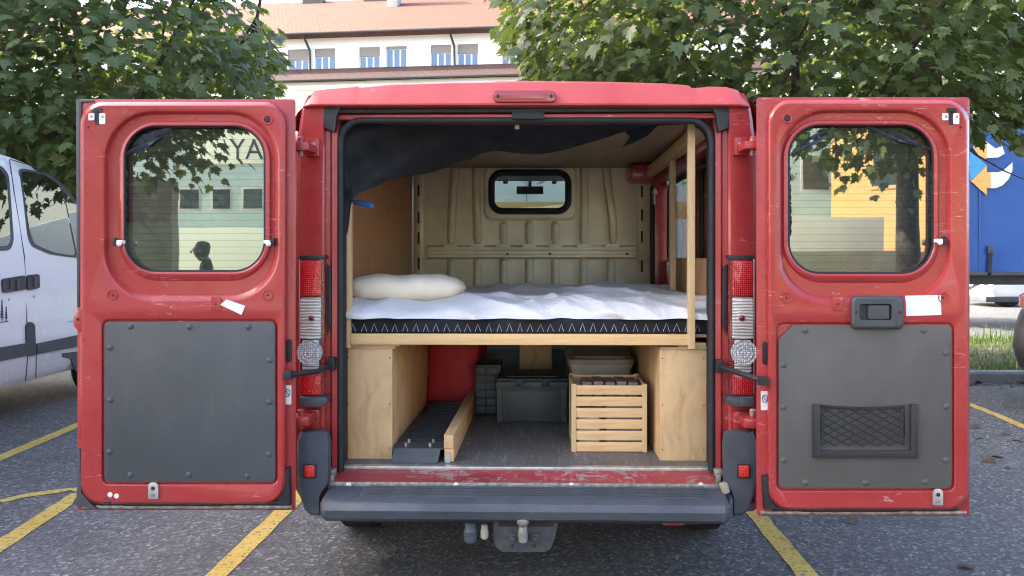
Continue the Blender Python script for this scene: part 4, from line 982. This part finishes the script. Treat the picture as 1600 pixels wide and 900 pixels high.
# tree decal
def pine(cx, y0, y1, w):
    m_ = MB(); n_ = 6
    for k in range(n_):
        a = y0 + (y1 - y0) * k / n_; b = y0 + (y1 - y0) * (k + 1.35) / n_; ww = w * (k + 1) / n_
        m_.prism([WV(cx, a, .003 + .0003 * k), WV(cx + ww, b, .003 + .0003 * k), WV(cx, b - 3, .003 + .0003 * k), WV(cx - ww, b, .003 + .0003 * k)], -nv_ * .003)
    m_.prism([WV(cx - .6, y0, .003), WV(cx + .6, y0, .003), WV(cx + .6, y1 + 5, .003), WV(cx - .6, y1 + 5, .003)], -nv_ * .003)
    mk('tree_decal', m_, 'ink', wv, 0)
pine(3.5, 468, 496, 3.6); pine(10, 479, 497, 2.6); pine(-3, 484, 498, 2.4)
wpoly('decal_line', [(-12, 505), (13, 501), (13, 502.5), (-12, 506.5)], 'ink', .003, thick=.003)
for s_ in (1.75, -1.9):
    for lat in (.02, 1.72):
        c = S(s_, lat + .22, .33); mk('wheel', MB().lathe(c, nv_, [(.2, 0), (.30, 0), (.33, .03), (.33, .19), (.30, .22), (.19, .22), (.17, .19)], 26), 'tyre', wv)

# ================================================================== FAR BUILDING
PHI = R(5); BO = Vector((-6, 46, 0)); be = Vector((math.cos(PHI), -math.sin(PHI), 0)); bn = Vector((-math.sin(PHI), -math.cos(PHI), 0))
def B(s, off, z): return BO + be * s + bn * off + Vector((0, 0, z))
def bs_(px, py, off=0):
    p = RP(px, py, BO + bn * off, bn); return (p - BO).dot(be), p.z
fb = thing('apartment_building', 'long white apartment building with orange tiled roof beyond the trees', 'building', B(0, 0, 0))
def bbox(name, mat, s0, s1, o0, o1, z0, z1, par=fb, **k): return mk(name, MB().prism([B(s0, o0, z0), B(s1, o0, z0), B(s1, o1, z0), B(s0, o1, z0)], (0, 0, z1 - z0)), mat, par, 20, **k)
SL, SR = -45, 32
_, zg = bs_(580, 56); _, zlow = bs_(600, 106)
wins = []
for k in range(-2, 4):
    for x0_ in (450, 492): wins.append((x0_ + k * 111.5, x0_ + k * 111.5 + 32))
_, wz1 = bs_(600, 73); _, wz0 = bs_(600, 106.5)
spans = sorted((bs_(a, 90)[0], bs_(b, 90)[0]) for a, b in wins)
bbox('wall', 'plaster', SL, SR, 0, -11, wz1, zg)
bbox('wall', 'plaster', SL, SR, 0, -11, 0, wz0)
e_ = SL
for a, b in spans: bbox('wall', 'plaster', e_, a, 0, -.4, wz0, wz1); e_ = b
bbox('wall', 'plaster', e_, SR, 0, -.4, wz0, wz1)
bbox('inner_wall', 'plaster_grey', SL, SR, -.5, -.6, wz0, wz1)
openw = (5, )
for i, (a, b) in enumerate(spans):
    w = mk('window', MB().prism([B(a + .001, -.10, wz0 + .001), B(b - .001, -.10, wz0 + .001), B(b - .001, -.10, wz1 - .001), B(a + .001, -.10, wz1 - .001)], -bn * .06), 'white_plastic', fb, 20)
    sh_ = .42 if i % 3 == 0 else (.5 if i % 3 == 1 else .36)
    if i == 7: sh_ = .12
    zsh = wz1 - (wz1 - wz0) * sh_
    n3 = (b - a) / 3
    for k in range(3): bbox('pane', 'pane', a + k * n3 + .05, a + (k + 1) * n3 - .05, -.095, -.11, wz0 + .10, zsh - .04, w)
    bbox('roller_shutter', 'shutter', a + .02, b - .02, -.03, -.08, zsh, wz1 - .03, w)
    bbox('sill', 'plaster', a - .08, b + .08, .10, -.02, wz0 - .10, wz0 - .001, w)
# roof, gutter, chimney, roof windows
rr = MB().prism([B(SL - .5, .75, zg - .05), B(SL - .5, .75, zg + .12), B(SL - .5, -8.4, zg + 5.25), B(SL - .5, -17.5, zg + .12), B(SL - .5, -17.5, zg - .05)], be * (SR - SL + 1))
ro = mk('roof', rr, 'roof_tiles', fb, 20)
ro.rotation_euler = (0, 0, 0)
mk('gutter', MB().tube([B(SL, .82, zg + .03), B(SR, .82, zg + .03)], .09, 8), 'gutter', fb)
for px in (485, 710):
    s_, _z = bs_(px, 60); mk('downpipe', MB().tube([B(s_ - .15, .8, zg), B(s_ - .1, .5, zg - .35), B(s_, .12, zg - .8), B(s_ + .05, .12, zlow - .6)], .075, 8), 'gutter', fb)
cs, _z = bs_(595, 15, -3)
mk('chimney', MB().prism([B(cs - .38, -5.6, zg + 2.5), B(cs + .38, -5.6, zg + 2.5), B(cs + .38, -6.6, zg + 2.5), B(cs - .38, -6.6, zg + 2.5)], (0, 0, 4.2)).bevel(.03), 'stone', fb)
for px in (476, 575):
    s_, _z = bs_(px, 15, -6); mk('roof_hatch', MB().prism([B(s_ - .9, -7.7, zg + 4.6), B(s_ + .7, -7.7, zg + 4.6), B(s_ + .7, -8.2, zg + 4.6), B(s_ - .9, -8.2, zg + 4.6)], (0, 0, .75)), 'gutter', fb)
# lower projecting storey with brown tiled skirt roof
mk('skirt_roof', MB().prism([B(SL, .002, zlow + .05), B(SL, .002, zlow - .05), B(SL, 1.9, zlow - 1.15), B(SL, 1.9, zlow - 1.02)], be * (SR - SL)), 'roof_tiles_brown', fb, 20)
mk('gutter', MB().tube([B(SL, 1.98, zlow - 1.12), B(SL + 40, 1.98, zlow - 1.12), B(SR, 1.98, zlow - 1.12)], .08, 8), 'gutter', fb)
bbox('lower_wall', 'plaster_cream', SL, SR, 1.6, .001, 0, zlow - 1.16)
bbox('cornice', 'plaster', SL, SR, 1.72, 1.601, zlow - 1.65, zlow - 1.4)

# ================================================================== VEHICLES BEYOND
# blue curtain-sided trailer on the right
YT_ = 15.5
bt = thing('blue_trailer', 'blue tarpaulin trailer with orange and white curved arrows', 'trailer', (11.5, YT_ + 1.2, 0))
x0 = 7.2; ztb = V(1560, 425, YT_).z
tarp = MB(); n_ = 60; rows_ = 14
vv = [Vector((x0 + 11 * i / n_, YT_ + .02 * math.sin(i * 1.3) * (1 - j / rows_) + .012 * mnoise.noise(Vector((i * .5, j * .7, 0))), ztb + (4.3 - ztb) * j / rows_)) for j in range(rows_ + 1) for i in range(n_ + 1)]
tarp.add(vv, [(j * (n_ + 1) + i, j * (n_ + 1) + i + 1, (j + 1) * (n_ + 1) + i + 1, (j + 1) * (n_ + 1) + i) for j in range(rows_) for i in range(n_)])
mk('tarpaulin', tarp, 'tarp', bt, 60)
bx('box', 'tarp', bt, x0, x0 + 11, YT_ + .05, YT_ + 2.5, ztb + .02, 4.28, .02)
bx('chassis', 'trim_grey', bt, x0 + .3, x0 + 10.8, YT_ + .5, YT_ + 2.0, ztb - .28, ztb, .02)
def logo(name, pts, mat, off): mk(name, MB().prism([V(x, y, YT_ - off) for x, y in pts], (0, .008, 0)), mat, bt, 0)
arc = [(1545 + 0, 268)] + [(1556 + 26 * math.sin(t), 244 - 0 + 25 * -math.cos(t) * -1) for t in ()]
logo('arrow_blue', [(1500, 246), (1516, 246), (1516, 236), (1542, 258), (1516, 283), (1516, 270), (1500, 270)], 'logo_blue', .05)
logo('arrow_orange', [(1517, 283), (1542, 258), (1542, 269), (1548, 269), (1548, 294), (1542, 294), (1542, 305)], 'logo_orange', .046)
logo('arrow_white', [(1548, 269), (1560, 269), (1568, 266), (1576, 259), (1582, 254), (1582, 266), (1576, 280), (1566, 290), (1556, 294), (1548, 294)], 'logo_white', .046)
logo('arrow_orange', [(1520, 230), (1532, 215), (1542, 222), (1542, 247), (1535, 250)], 'logo_orange', .046)
logo('arrow_white', [(1542, 222), (1556, 232), (1566, 228), (1570, 240), (1560, 246), (1542, 247)], 'logo_white', .046)
mk('buckle', MB().obox(V(1548, 390, YT_ - .05), (.05, 0, 0), (0, .02, 0), (0, 0, .08)).bevel(.01), 'trim_grey', bt)
mk('strap', MB().prism([V(x, y, YT_ - .03) for x, y in ((1545, 396), (1551, 396), (1549, 425), (1548, 432), (1543, 432), (1543, 425))], (0, .01, 0)), 'rubber', bt)
for k in range(9): mk('tarp_seam', MB().tube([(x0 + .45 + k * 1.25, YT_ - .022, ztb + .02), (x0 + .45 + k * 1.25, YT_ - .022, 4.28)], .014, 6), 'tarp', bt)
bx('bottom_rail', 'trim_grey', bt, x0, x0 + 11, YT_ - .03, YT_ + .05, ztb - .07, ztb - .005, .01)
for xx in (x0 + 7.5, x0 + 8.9, x0 + 10.2):
    mk('wheel', MB().lathe((xx, YT_ + .25, .5), (0, 1, 0), [(.26, 0), (.45, 0), (.5, .04), (.5, .28), (.45, .32), (.26, .32)], 26), 'tyre', bt)
mk('landing_leg', MB().box(x0 + .9, x0 + 1.02, YT_ + .6, YT_ + .72, 0, ztb - .2).box(x0 + .8, x0 + 1.12, YT_ + .5, YT_ + .82, 0, .03).tube([(x0 + .96, YT_ + .66, .3), (x0 + 2.2, YT_ + .7, ztb - .2)], .035, 6), 'white_plastic', bt)
# white cabin lower body behind (under tarp)
YK = 22.5
wk = thing('white_truck', 'white truck seen beneath the blue trailer, only its lower body showing', 'truck', V(1575, 470, YK))
a, b = V(1552, 466, YK), V(1640, 424, YK)
mk('cabin', MB().box(a.x, b.x, YK, YK + 2.2, a.z, b.z + 1.2).bevel(.06), 'white_paint', wk)
bx('window', 'pane_dark', wk, a.x + .5, b.x - .2, YK - .006, YK + .1, b.z + .2, b.z + .9, .002)
bx('step', 'trim_grey', wk, a.x - .25, a.x + .8, YK - .06, YK + 1.5, a.z - .12, a.z + .05, .03)
for xx in (a.x + .5, b.x - .4): mk('wheel', MB().lathe((xx, YK + .05, .42), (0, 1, 0), [(.2, 0), (.38, 0), (.42, .03), (.42, .25), (.2, .25)], 24), 'tyre', wk)
mk('drawbar', MB().tube([V(1500, 436, YK), V(1552, 437, YK)], .05, 6).tube([V(1528, 432, YK), V(1552, 458, YK)], .05, 6), 'white_plastic', wk)
# parked red car, only its rear corner in frame
rc = thing('red_car', 'red car with black rear bumper at the right edge beside grass', 'car', (6.0, 7.0, 0))
q = V(1579, 520, 7.35); ey = Vector((.56, .83, 0)).normalized(); ex = Vector((ey.y, -ey.x, 0))
def RC(x, y, z): return Vector((q.x, q.y, 0)) + ex * x + ey * y + Vector((0, 0, z))
def rloft(prof, rad, x1=3.6, w=1.6): return MB().loft([[RC(x, y, z) for x, y in rrect(k, x1 - k, k, w - k, rad)] for z, k in prof], cap0=True, cap1=True)
mk('bumper', rloft(((.30, .16), (.40, .05), (.60, .0), (.80, .02), (.93, .06), (.985, .12)), (.3, .1, .1, .3), .9), 'black_plastic', rc, 40)
mk('body', rloft(((.35, .12), (.95, .09), (1.10, .08), (1.16, .12), (1.20, .2)), (.3, .3, .3, .3)), 'red', rc, 40)
mk('cabin', rloft(((1.205, .25), (1.45, .42), (1.5, .5)), (.25, .25, .25, .25)), 'pane_dark', rc, 40)
mk('tail_light', MB().loft([[RC(x, y, z) for x, y in rrect(.05 + k, .30 - k, .05 + k, .5 - k, (.15, .05, .05, .05))] for z, k in ((.99, .03), (1.0, .01), (1.10, .01), (1.12, .04))], cap0=True, cap1=True), 'lens_red', rc, 40)
for x in (.75, 2.8):
    for y in (.02, 1.4): mk('wheel', MB().lathe(RC(x, y, .31), ey, [(.19, 0), (.28, 0), (.31, .03), (.31, .15), (.28, .18), (.19, .18)], 24), 'tyre', rc)
# pale lettered box truck parked ahead of the red van
bt2 = thing('box_truck', 'pale grey box truck with lettering and orange band, parked ahead of red van', 'truck', (0, 18, 0))
bx('box', 'trailer_grey', bt2, -3.0, 4.6, 16.8, 19.2, .9, 3.75, .05)
bx('band', 'plaster_orange', bt2, -2.95, 4.55, 16.78, 16.798, 2.35, 2.72, .002)
for k in range(7): bx('panel_joint', 'shutter', bt2, -2.4 + k, -2.385 + k, 16.786, 16.799, 2.73, 3.7, .001)
text_mesh('lettering', 'TLER', .85, 'grey_panel', bt2, (.6, 16.79, 1.35), (R(90), 0, 0))
for xx in (-1.8, 2.6, 3.8): mk('wheel', MB().lathe((xx, 16.9, .48), (0, 1, 0), [(.2, 0), (.44, 0), (.48, .04), (.48, .28), (.2, .28)], 24), 'tyre', bt2)
bx('cab', 'white_paint', bt2, -5.0, -3.1, 16.9, 19.1, .6, 2.9, .15)

# ================================================================== BUILDINGS BEHIND AND BESIDE THE CAMERA
def simple_building(name, label, mat, x0, x1, y0, y1, h, face, wmat='pane_dark', rows=4, step=3.2, ww=1.1, wh=1.4, z0=1.2, dz=3.1):
    t = thing(name, label, 'building', ((x0 + x1) / 2, (y0 + y1) / 2, 0))
    bx('wall', mat, t, x0, x1, y0, y1, 0, h, .02)
    bx('roof', 'roof_tiles_brown', t, x0 - .4, x1 + .4, y0 - .4, y1 + .4, h + .001, h + .3, .03)
    for r_ in range(rows):
        z = z0 + r_ * dz
        if z + wh > h - .3: break
        k = 0
        L_ = (x1 - x0) if face == 'y' else (y1 - y0)
        while (k + .5) * step + ww < L_:
            c = (k + .5) * step
            if face == 'y': w = bx('window', 'plaster_grey', t, x0 + c, x0 + c + ww, y1 - .02, y1 + .03, z, z + wh, .004); bx('pane', wmat, w, x0 + c + .08, x0 + c + ww - .08, y1 + .031, y1 + .036, z + .08, z + wh - .08, 0)
            else: w = bx('window', 'white_plastic', t, x1 - .02, x1 + .03, y0 + c, y0 + c + ww, z, z + wh, .004); bx('pane', wmat, w, x1 + .031, x1 + .036, y0 + c + .08, y0 + c + ww - .08, z + .08, z + wh - .08, 0)
            k += 1
    return t
simple_building('shade_block', 'tall grey block added out of view at left to shade the vans', 'plaster_grey', -34, -20, -4.5, 13.0, 15.3, 'x')  # unseen block added to cast the car park's shade, height set by its shadow
bb = simple_building('workshop', 'teal plastered workshop behind the car park, mirrored in the open left door', 'plaster_teal', -34, -5, -42, -30, 9.5, 'y', rows=2, step=1.55, ww=1.05, wh=1.1, z0=3.75, dz=20)
sg = bx('sign_board', 'plaster_pale', bb, -17.0, -9.5, -29.98, -29.9, 6.05, 8.6, .01)
text_mesh('sign_lettering', 'OP\nAY', 1.35, 'ink', sg, (-13.55, -29.89, 7.55), (R(90), 0, R(180)), .01, .95)
tag(bx('pale_wall', 'plaster_pale', None, -8.9, -1.5, -12.3, -12.05, 0, 2.2, .01), 'pale low wall behind the camera, mirrored in the left door window', 'wall')
tag(bx('wooden_screen', 'plaster_brown', None, -11.5, -7.55, -9.3, -9.0, 0, 3.05, .02), 'brown boarded screen behind the camera, mirrored in the left door window', 'screen')
simple_building('storehouse', 'grey green storehouse behind the camera, mirrored in the right door', 'plaster_teal', 6.0, 15, -32, -23, 9.5, 'y', rows=2, step=2.6, z0=4.0)
tag(bx('cream_wall', 'plaster_cream', None, 4.0, 8.6, -13.4, -13.1, 0, 2.5, .01), 'cream yard wall behind the camera, mirrored in the right door window', 'wall')
tag(bx('ground_shade_wall', 'plaster_brown', None, 3.4, 13, -11.9, -11.6, 0, 1.62, .02), 'low dark wall added behind the camera as shaded ground mirrored in right window', 'wall')  # dark slab added to stand in for shaded ground in the right window reflection
ob = thing('orange_building', 'sunlit orange plastered building behind the camera, mirrored in the right door', 'building', (11.5, -17, 0))
def OB(u, w, z): a = R(38); return Vector((8.0 + u * math.cos(a) + w * math.sin(a), -15 + u * math.sin(a) * 1 - w * math.cos(a), z))
def obb(name, mat, u0, u1, w0, w1, z0, z1): return mk(name, MB().prism([OB(u0, w0, z0), OB(u1, w0, z0), OB(u1, w1, z0), OB(u0, w1, z0)], (0, 0, z1 - z0)), mat, ob, 20)
obb('wall', 'plaster_orange', 0, 9, 0, 6, 0, 6.2); obb('plinth', 'plaster_pale', -.02, 9.02, -.03, 6, 0, 1.1); obb('roof', 'roof_tiles_brown', -.4, 9.4, -.4, 6.4, 6.21, 6.5)
for u in (1.0, 4.0, 6.6):
    obb('window', 'plaster_orange', u, u + 1.1, -.04, .02, 3.3, 4.7); obb('pane', 'pane_dark', u + .1, u + 1.0, -.05, -.041, 3.4, 4.6)

# ================================================================== TREES
def leaf_shape():
    half = [(0, 0), (.10, .02), (.34, -.06), (.28, .10), (.52, .20), (.36, .30), (.48, .52), (.26, .48), (.18, .58), (.22, .74), (.10, .72), (0, 1.0)]
    return half
HALF = leaf_shape()
LV = [Vector((x, y, -.16 * abs(x) - .12 * y * y)) for x, y in HALF] + [Vector((-x, y, -.16 * abs(x) - .12 * y * y)) for x, y in HALF[1:-1]]
nh = len(HALF)
LFC = [tuple(range(nh)), (0,) + (nh - 1,) + tuple(range(nh + nh - 3, nh - 1, -1))]
leaf_me = bpy.data.meshes.new('leaf'); leaf_me.from_pydata([tuple(v) for v in LV], [], LFC); leaf_me.materials.append(MATS['leaf'])
import mathutils
def leaf_matrix(p, size, out):
    # stalk end at p, blade hanging outwards and down
    d = (out * .8 + Vector((jit(.8), jit(.8), -.55 + jit(.5)))).normalized()
    n = (Vector((jit(.7), jit(.7), 1)) + out * .5).normalized(); n = (n - d * n.dot(d)).normalized(); x = d.cross(n)
    m = mathutils.Matrix((( x.x, d.x, n.x), (x.y, d.y, n.y), (x.z, d.z, n.z))).to_4x4() @ mathutils.Matrix.Scale(size, 4)
    m.translation = p; return m
def limb(mb, a, b, r0, r1, bend=.15, n=7):
    P = []; a, b = Vector(a), Vector(b); o = Vector((jit(1), jit(1), jit(.4))) * (b - a).length * bend
    for k in range(n): t = k / (n - 1); P.append(a.lerp(b, t) + o * math.sin(math.pi * t))
    mb.tube(P, [r0 + (r1 - r0) * k / (n - 1) for k in range(n)], 7); return P
def make_tree(name, label, base, c, rad, nclump, per, seed, spread=.38, keep=None, single=300, extra=(), fork_z=1.9, nl=11, lsize=(.085, .185)):
    random.seed(seed); base = Vector(base); c = Vector(c); rad = Vector(rad)
    t = thing(name, label, 'tree', base, 'maple trees of the car park')
    tr = MB(); fork = base + Vector((jit(.1), jit(.1), fork_z))
    tr.tube([base + Vector((0, 0, -.02)), base + Vector((0, 0, .15)), base.lerp(fork, .5), fork], [.24, .19, .165, .15], 12)
    mats = []; ends = []
    for k in range(nl):
        a = 2 * math.pi * k / nl + jit(.2); e = c + Vector((math.cos(a) * rad.x * .72, math.sin(a) * rad.y * .72, jit(.6) * rad.z))
        P = limb(tr, fork, e, .07, .014); ends.append(P)
        for q in range(4):
            s_ = P[random.randint(2, 5)]; e2 = s_ + Vector((jit(1), jit(1), jit(.7))).normalized() * rad.x * .42; limb(tr, s_, e2, .020, .004, .1, 5)
    for a, b, r0, r1 in extra: limb(tr, a, b, r0, r1, .06)
    mk('trunk', tr, 'bark', t, 60)
    for k in range(nclump):
        while True:
            d = Vector((jit(1), jit(1), jit(1)))
            if .05 < d.length <= 1: break
        d = d.normalized() * (d.length ** .45)
        p = c + Vector((d.x * rad.x, d.y * rad.y, d.z * rad.z)) + Vector((jit(.25), jit(.25), jit(.25)))
        if keep and not keep(p): continue
        out = Vector((d.x, d.y, d.z * .4)).normalized()
        cs_ = random.uniform(.6, 1.3) * spread
        for q in range(int(per * random.uniform(.5, 1.4))):
            lp_ = p + Vector((random.gauss(0, cs_), random.gauss(0, cs_), random.gauss(0, cs_ * .6)))
            if keep and not keep(lp_): continue
            mats.append(leaf_matrix(lp_, random.uniform(*lsize), out))
    # nearest leaves in frame become leaf objects, the rest one crown
    def score(m_):
        p = m_.translation; d = (p - C0); dep = d.dot(FW)
        if dep < 1: return 1e9
        x = PX + F * d.dot(RT) / dep; y = PY - F * d.z / dep
        return dep if (10 < x < 1590 and 5 < y < 300) else 1e6 + dep
    mats.sort(key=score); n1 = sum(1 for m_ in mats[:single] if score(m_) < 1e5)
    for m_ in mats[:n1]:
        o = bpy.data.objects.new('leaf', leaf_me); COL.objects.link(o); o.parent = t; W0[o.name] = m_.translation
        m2 = m_.copy(); m2.translation = m_.translation - base; o.matrix_local = m2
    vs_, fs = [], []
    for m_ in mats[n1:]:
        o_ = len(vs_); vs_ += [m_ @ v for v in LV]; fs += [tuple(i + o_ for i in q) for q in LFC]
    mb = MB(); mb.v, mb.f = vs_, fs
    mk('crown', mb, 'leaf', t, 0, origin=c, kind='stuff', clean=False)
    return t
def proj(p):
    d = p - C0; dep = d.dot(FW); return PX + F * d.dot(RT) / dep, PY - F * d.z / dep
def keepR(p):
    if p.z < 2.45: return False
    x, y = proj(p)
    if x > 1470 and y > 222 + 22 * math.sin(x * .06) + 14 * math.sin(x * .21 + 1): return False
    return p.x > -.9 and (x > 770 + 18 * math.sin(y * .07) + (30 if y > 60 else 0)) 
def keepL(p):
    if p.z < 2.0: return False
    x, y = proj(p); lim = 395 + 45 * math.sin(min(1, max(0, y / 110)) * math.pi / 1.6); return x < lim + 12 * math.sin(y * .15)
make_tree('maple_tree', 'dense green maple rising behind the red van roof and right door', (2.9, 9.6, 0), (3.0, 8.9, 4.55), (4.1, 2.7, 2.1), 580, 44, 3, keep=keepR)
make_tree('maple_tree', 'green maple at left behind the white van and open left door', (-6.6, 10.4, 0), (-6.2, 9.6, 4.35), (3.6, 2.6, 2.2), 540, 44, 5, keep=keepL,
          extra=((V(112, 205, 9.0), V(-30, 232, 8.6), .05, .09),))
make_tree('maple_tree', 'maple behind the camera on the left, mirrored dark in the left door', (-9.4, -6.6, 0), (-5.9, -4.6, 4.3), (1.25, 1.6, 1.5), 130, 30, 8, single=0, fork_z=4.2, nl=4, lsize=(.12, .19))
make_tree('maple_tree', 'maple behind the camera on the right, mirrored dark in the right door', (5.6, -5.6, 0), (4.7, -4.6, 4.5), (2.3, 1.8, 1.6), 150, 30, 9, single=0, fork_z=3.6, nl=6, lsize=(.12, .19))

# ================================================================== FALLEN LEAVES
random.seed(21)
dead_me = leaf_me.copy(); dead_me.materials.clear(); dead_me.materials.append(MATS['dead_leaf'])
spots = [(1533, 720, .16, 'large curled brown leaf on asphalt beside the right door'), (1553, 712, .09, 'small pale leaf just right of the large curled leaf'), (1505, 880, .09, 'dark crumpled leaf near the bottom right of the asphalt'),
         (1576, 678, .10, 'dark leaf on asphalt below the right yellow line'), (1585, 687, .08, 'smaller dark leaf just below another near the right edge'), (1530, 684, .10, 'pale brown leaf on asphalt by the edge of right door'), (1522, 668, .10, 'dark leaf tucked beside the right door edge'),
         (1342, 812, .10, 'brown leaf lying under the bottom edge of right door'), (1575, 730, .05, 'tiny leaf fragment on asphalt near the right edge')]
for x, y, s_, lab in spots:
    p = G(x, y, .012); o = link(bpy.data.objects.new('fallen_leaf', dead_me), None, p); o.scale = (s_, s_, s_); o.rotation_euler = (jit(.35), jit(.35) + (.5 if s_ > .15 else 0), random.uniform(0, 6.28)); tag(o, lab, 'leaf', 'fallen leaves on the asphalt')
lit = MB()
for k in range(260):
    x = random.uniform(kx0, 9); y = ky - abs(random.gauss(0, .16)) - .02; m_ = mathutils.Matrix.Translation((x, y, random.uniform(.008, .03))) @ mathutils.Euler((jit(.6), jit(.6), random.uniform(0, 6.28))).to_matrix().to_4x4() @ mathutils.Matrix.Scale(random.uniform(.04, .09), 4)
    lit.add([m_ @ v for v in LV], LFC)
o = mk('leaf_litter', lit, 'dead_leaf', None, 0, kind='stuff', clean=False); tag(o, 'brown dead leaves gathered along the kerb', 'leaf litter')

# ================================================================== PERSON (behind the camera, mirrored in the left door window)
def person(base, yaw):
    root = thing('person', 'person in dark clothes looking down at a phone, mirrored in left door', 'person', base)
    J = {'pel': (0, 0, .95), 'wa': (0, .0, 1.08), 'ch': (0, .01, 1.30), 'ne': (0, .04, 1.44), 'hb': (0, .085, 1.50), 'hm': (0, .12, 1.57), 'ht': (0, .13, 1.66)}
    for s_, n_ in ((-1, 'l'), (1, 'r')):
        J.update({'hip' + n_: (.10 * s_, 0, .90), 'kn' + n_: (.11 * s_, .03, .50), 'an' + n_: (.11 * s_, -.01, .08), 'to' + n_: (.13 * s_, .17, .04), 'sh' + n_: (.19 * s_, .0, 1.38), 'el' + n_: (.24 * s_, .05, 1.10), 'wr' + n_: (.09 * s_, .27, 1.16), 'pa' + n_: (.05 * s_, .33, 1.19)})
        for q in range(4): J['f%d%s' % (q, n_)] = ((.05 - .012 * q) * s_, .36 + .012 * (q % 2), 1.235 - .018 * q); J['g%d%s' % (q, n_)] = ((.02 - .01 * q) * s_, .385, 1.24 - .018 * q)
        J['t' + n_] = (.03 * s_, .325, 1.225)
    Rr = {'pel': .135, 'wa': .125, 'ch': .145, 'ne': .075, 'hb': .082, 'hm': .10, 'ht': .08}
    for n_ in 'lr': Rr.update({'hip' + n_: .095, 'kn' + n_: .062, 'an' + n_: .045, 'to' + n_: .04, 'sh' + n_: .065, 'el' + n_: .045, 'wr' + n_: .028, 'pa' + n_: .034, 't' + n_: .010, **{'f%d%s' % (q, n_): .009 for q in range(4)}, **{'g%d%s' % (q, n_): .008 for q in range(4)}})
    E = [('pel', 'wa'), ('wa', 'ch'), ('ch', 'ne'), ('ne', 'hb'), ('hb', 'hm'), ('hm', 'ht')]
    for n_ in 'lr': E += [('pel', 'hip' + n_), ('hip' + n_, 'kn' + n_), ('kn' + n_, 'an' + n_), ('an' + n_, 'to' + n_), ('ch', 'sh' + n_), ('sh' + n_, 'el' + n_), ('el' + n_, 'wr' + n_), ('wr' + n_, 'pa' + n_), ('pa' + n_, 't' + n_)] + [x for q in range(4) for x in (('pa' + n_, 'f%d%s' % (q, n_)), ('f%d%s' % (q, n_), 'g%d%s' % (q, n_)))]
    K = list(J); me = bpy.data.meshes.new('body'); me.from_pydata([J[k] for k in K], [(K.index(a), K.index(b)) for a, b in E], [])
    tmp = bpy.data.objects.new('tmp_body', me); COL.objects.link(tmp); tmp.modifiers.new('s', 'SKIN'); tmp.modifiers.new('u', 'SUBSURF').levels = 2
    lay = me.skin_vertices[0].data
    for i, k in enumerate(K): lay[i].radius = (Rr[k], Rr[k]); lay[i].use_root = (k == 'pel')
    dg = bpy.context.evaluated_depsgraph_get(); m2 = bpy.data.meshes.new_from_object(tmp.evaluated_get(dg)); bpy.data.objects.remove(tmp)
    for n_ in ('skin', 'shirt', 'jeans'): m2.materials.append(MATS[n_])
    for p in m2.polygons:
        c = p.center; p.use_smooth = True
        p.material_index = 2 if c.z < .97 else (0 if (c.z > 1.45 or (c.y > .20)) else 1)
    o = link(bpy.data.objects.new('body', m2), root, base)
    hb = MB().lathe(Vector(base) + Vector((0, .075, 1.555)), (0, -.12, 1), [(.085, -.07), (.104, -.02), (.108, .05), (.106, .09), (.088, .135), (.05, .158), (.002, .165)], 18)
    hr = mk('hair', hb, 'hair', root, 80); 
    nb = MB().obox(Vector(base) + Vector((0, .226, 1.555)), (.010, 0, 0), (0, .011, .006), (0, -.004, .018)).bevel(.006); mk('nose', nb, 'skin', root)
    for s_ in (-1, 1):
        mk('ear', MB().lathe(Vector(base) + Vector((.100 * s_, .105, 1.57)), (s_, 0, 0), [(.024, -.01), (.026, .004), (.012, .010)], 10), 'skin', root)
        mk('eye', MB().lathe(Vector(base) + Vector((.034 * s_, .208, 1.585)), (0, 1, 0), [(.011, -.004), (.010, .004), (.002, .008)], 8), 'ink', root)
    root.rotation_euler = (0, 0, yaw); return root
pr_ = person((-5.0, -5.0, 0), R(70))
ph = tag(mk('phone', MB().obox(Vector((-5.0, -5.0, 0)) + mathutils.Matrix.Rotation(R(70), 3, 'Z') @ Vector((0, .375, 1.215)), mathutils.Matrix.Rotation(R(70), 3, 'Z') @ Vector((.037, 0, 0)), mathutils.Matrix.Rotation(R(70), 3, 'Z') @ Vector((0, .003, .002)), mathutils.Matrix.Rotation(R(70), 3, 'Z') @ Vector((0, -.03, .065))).bevel(.002), 'rubber', None), 'phone held by the person mirrored in left door', 'phone')
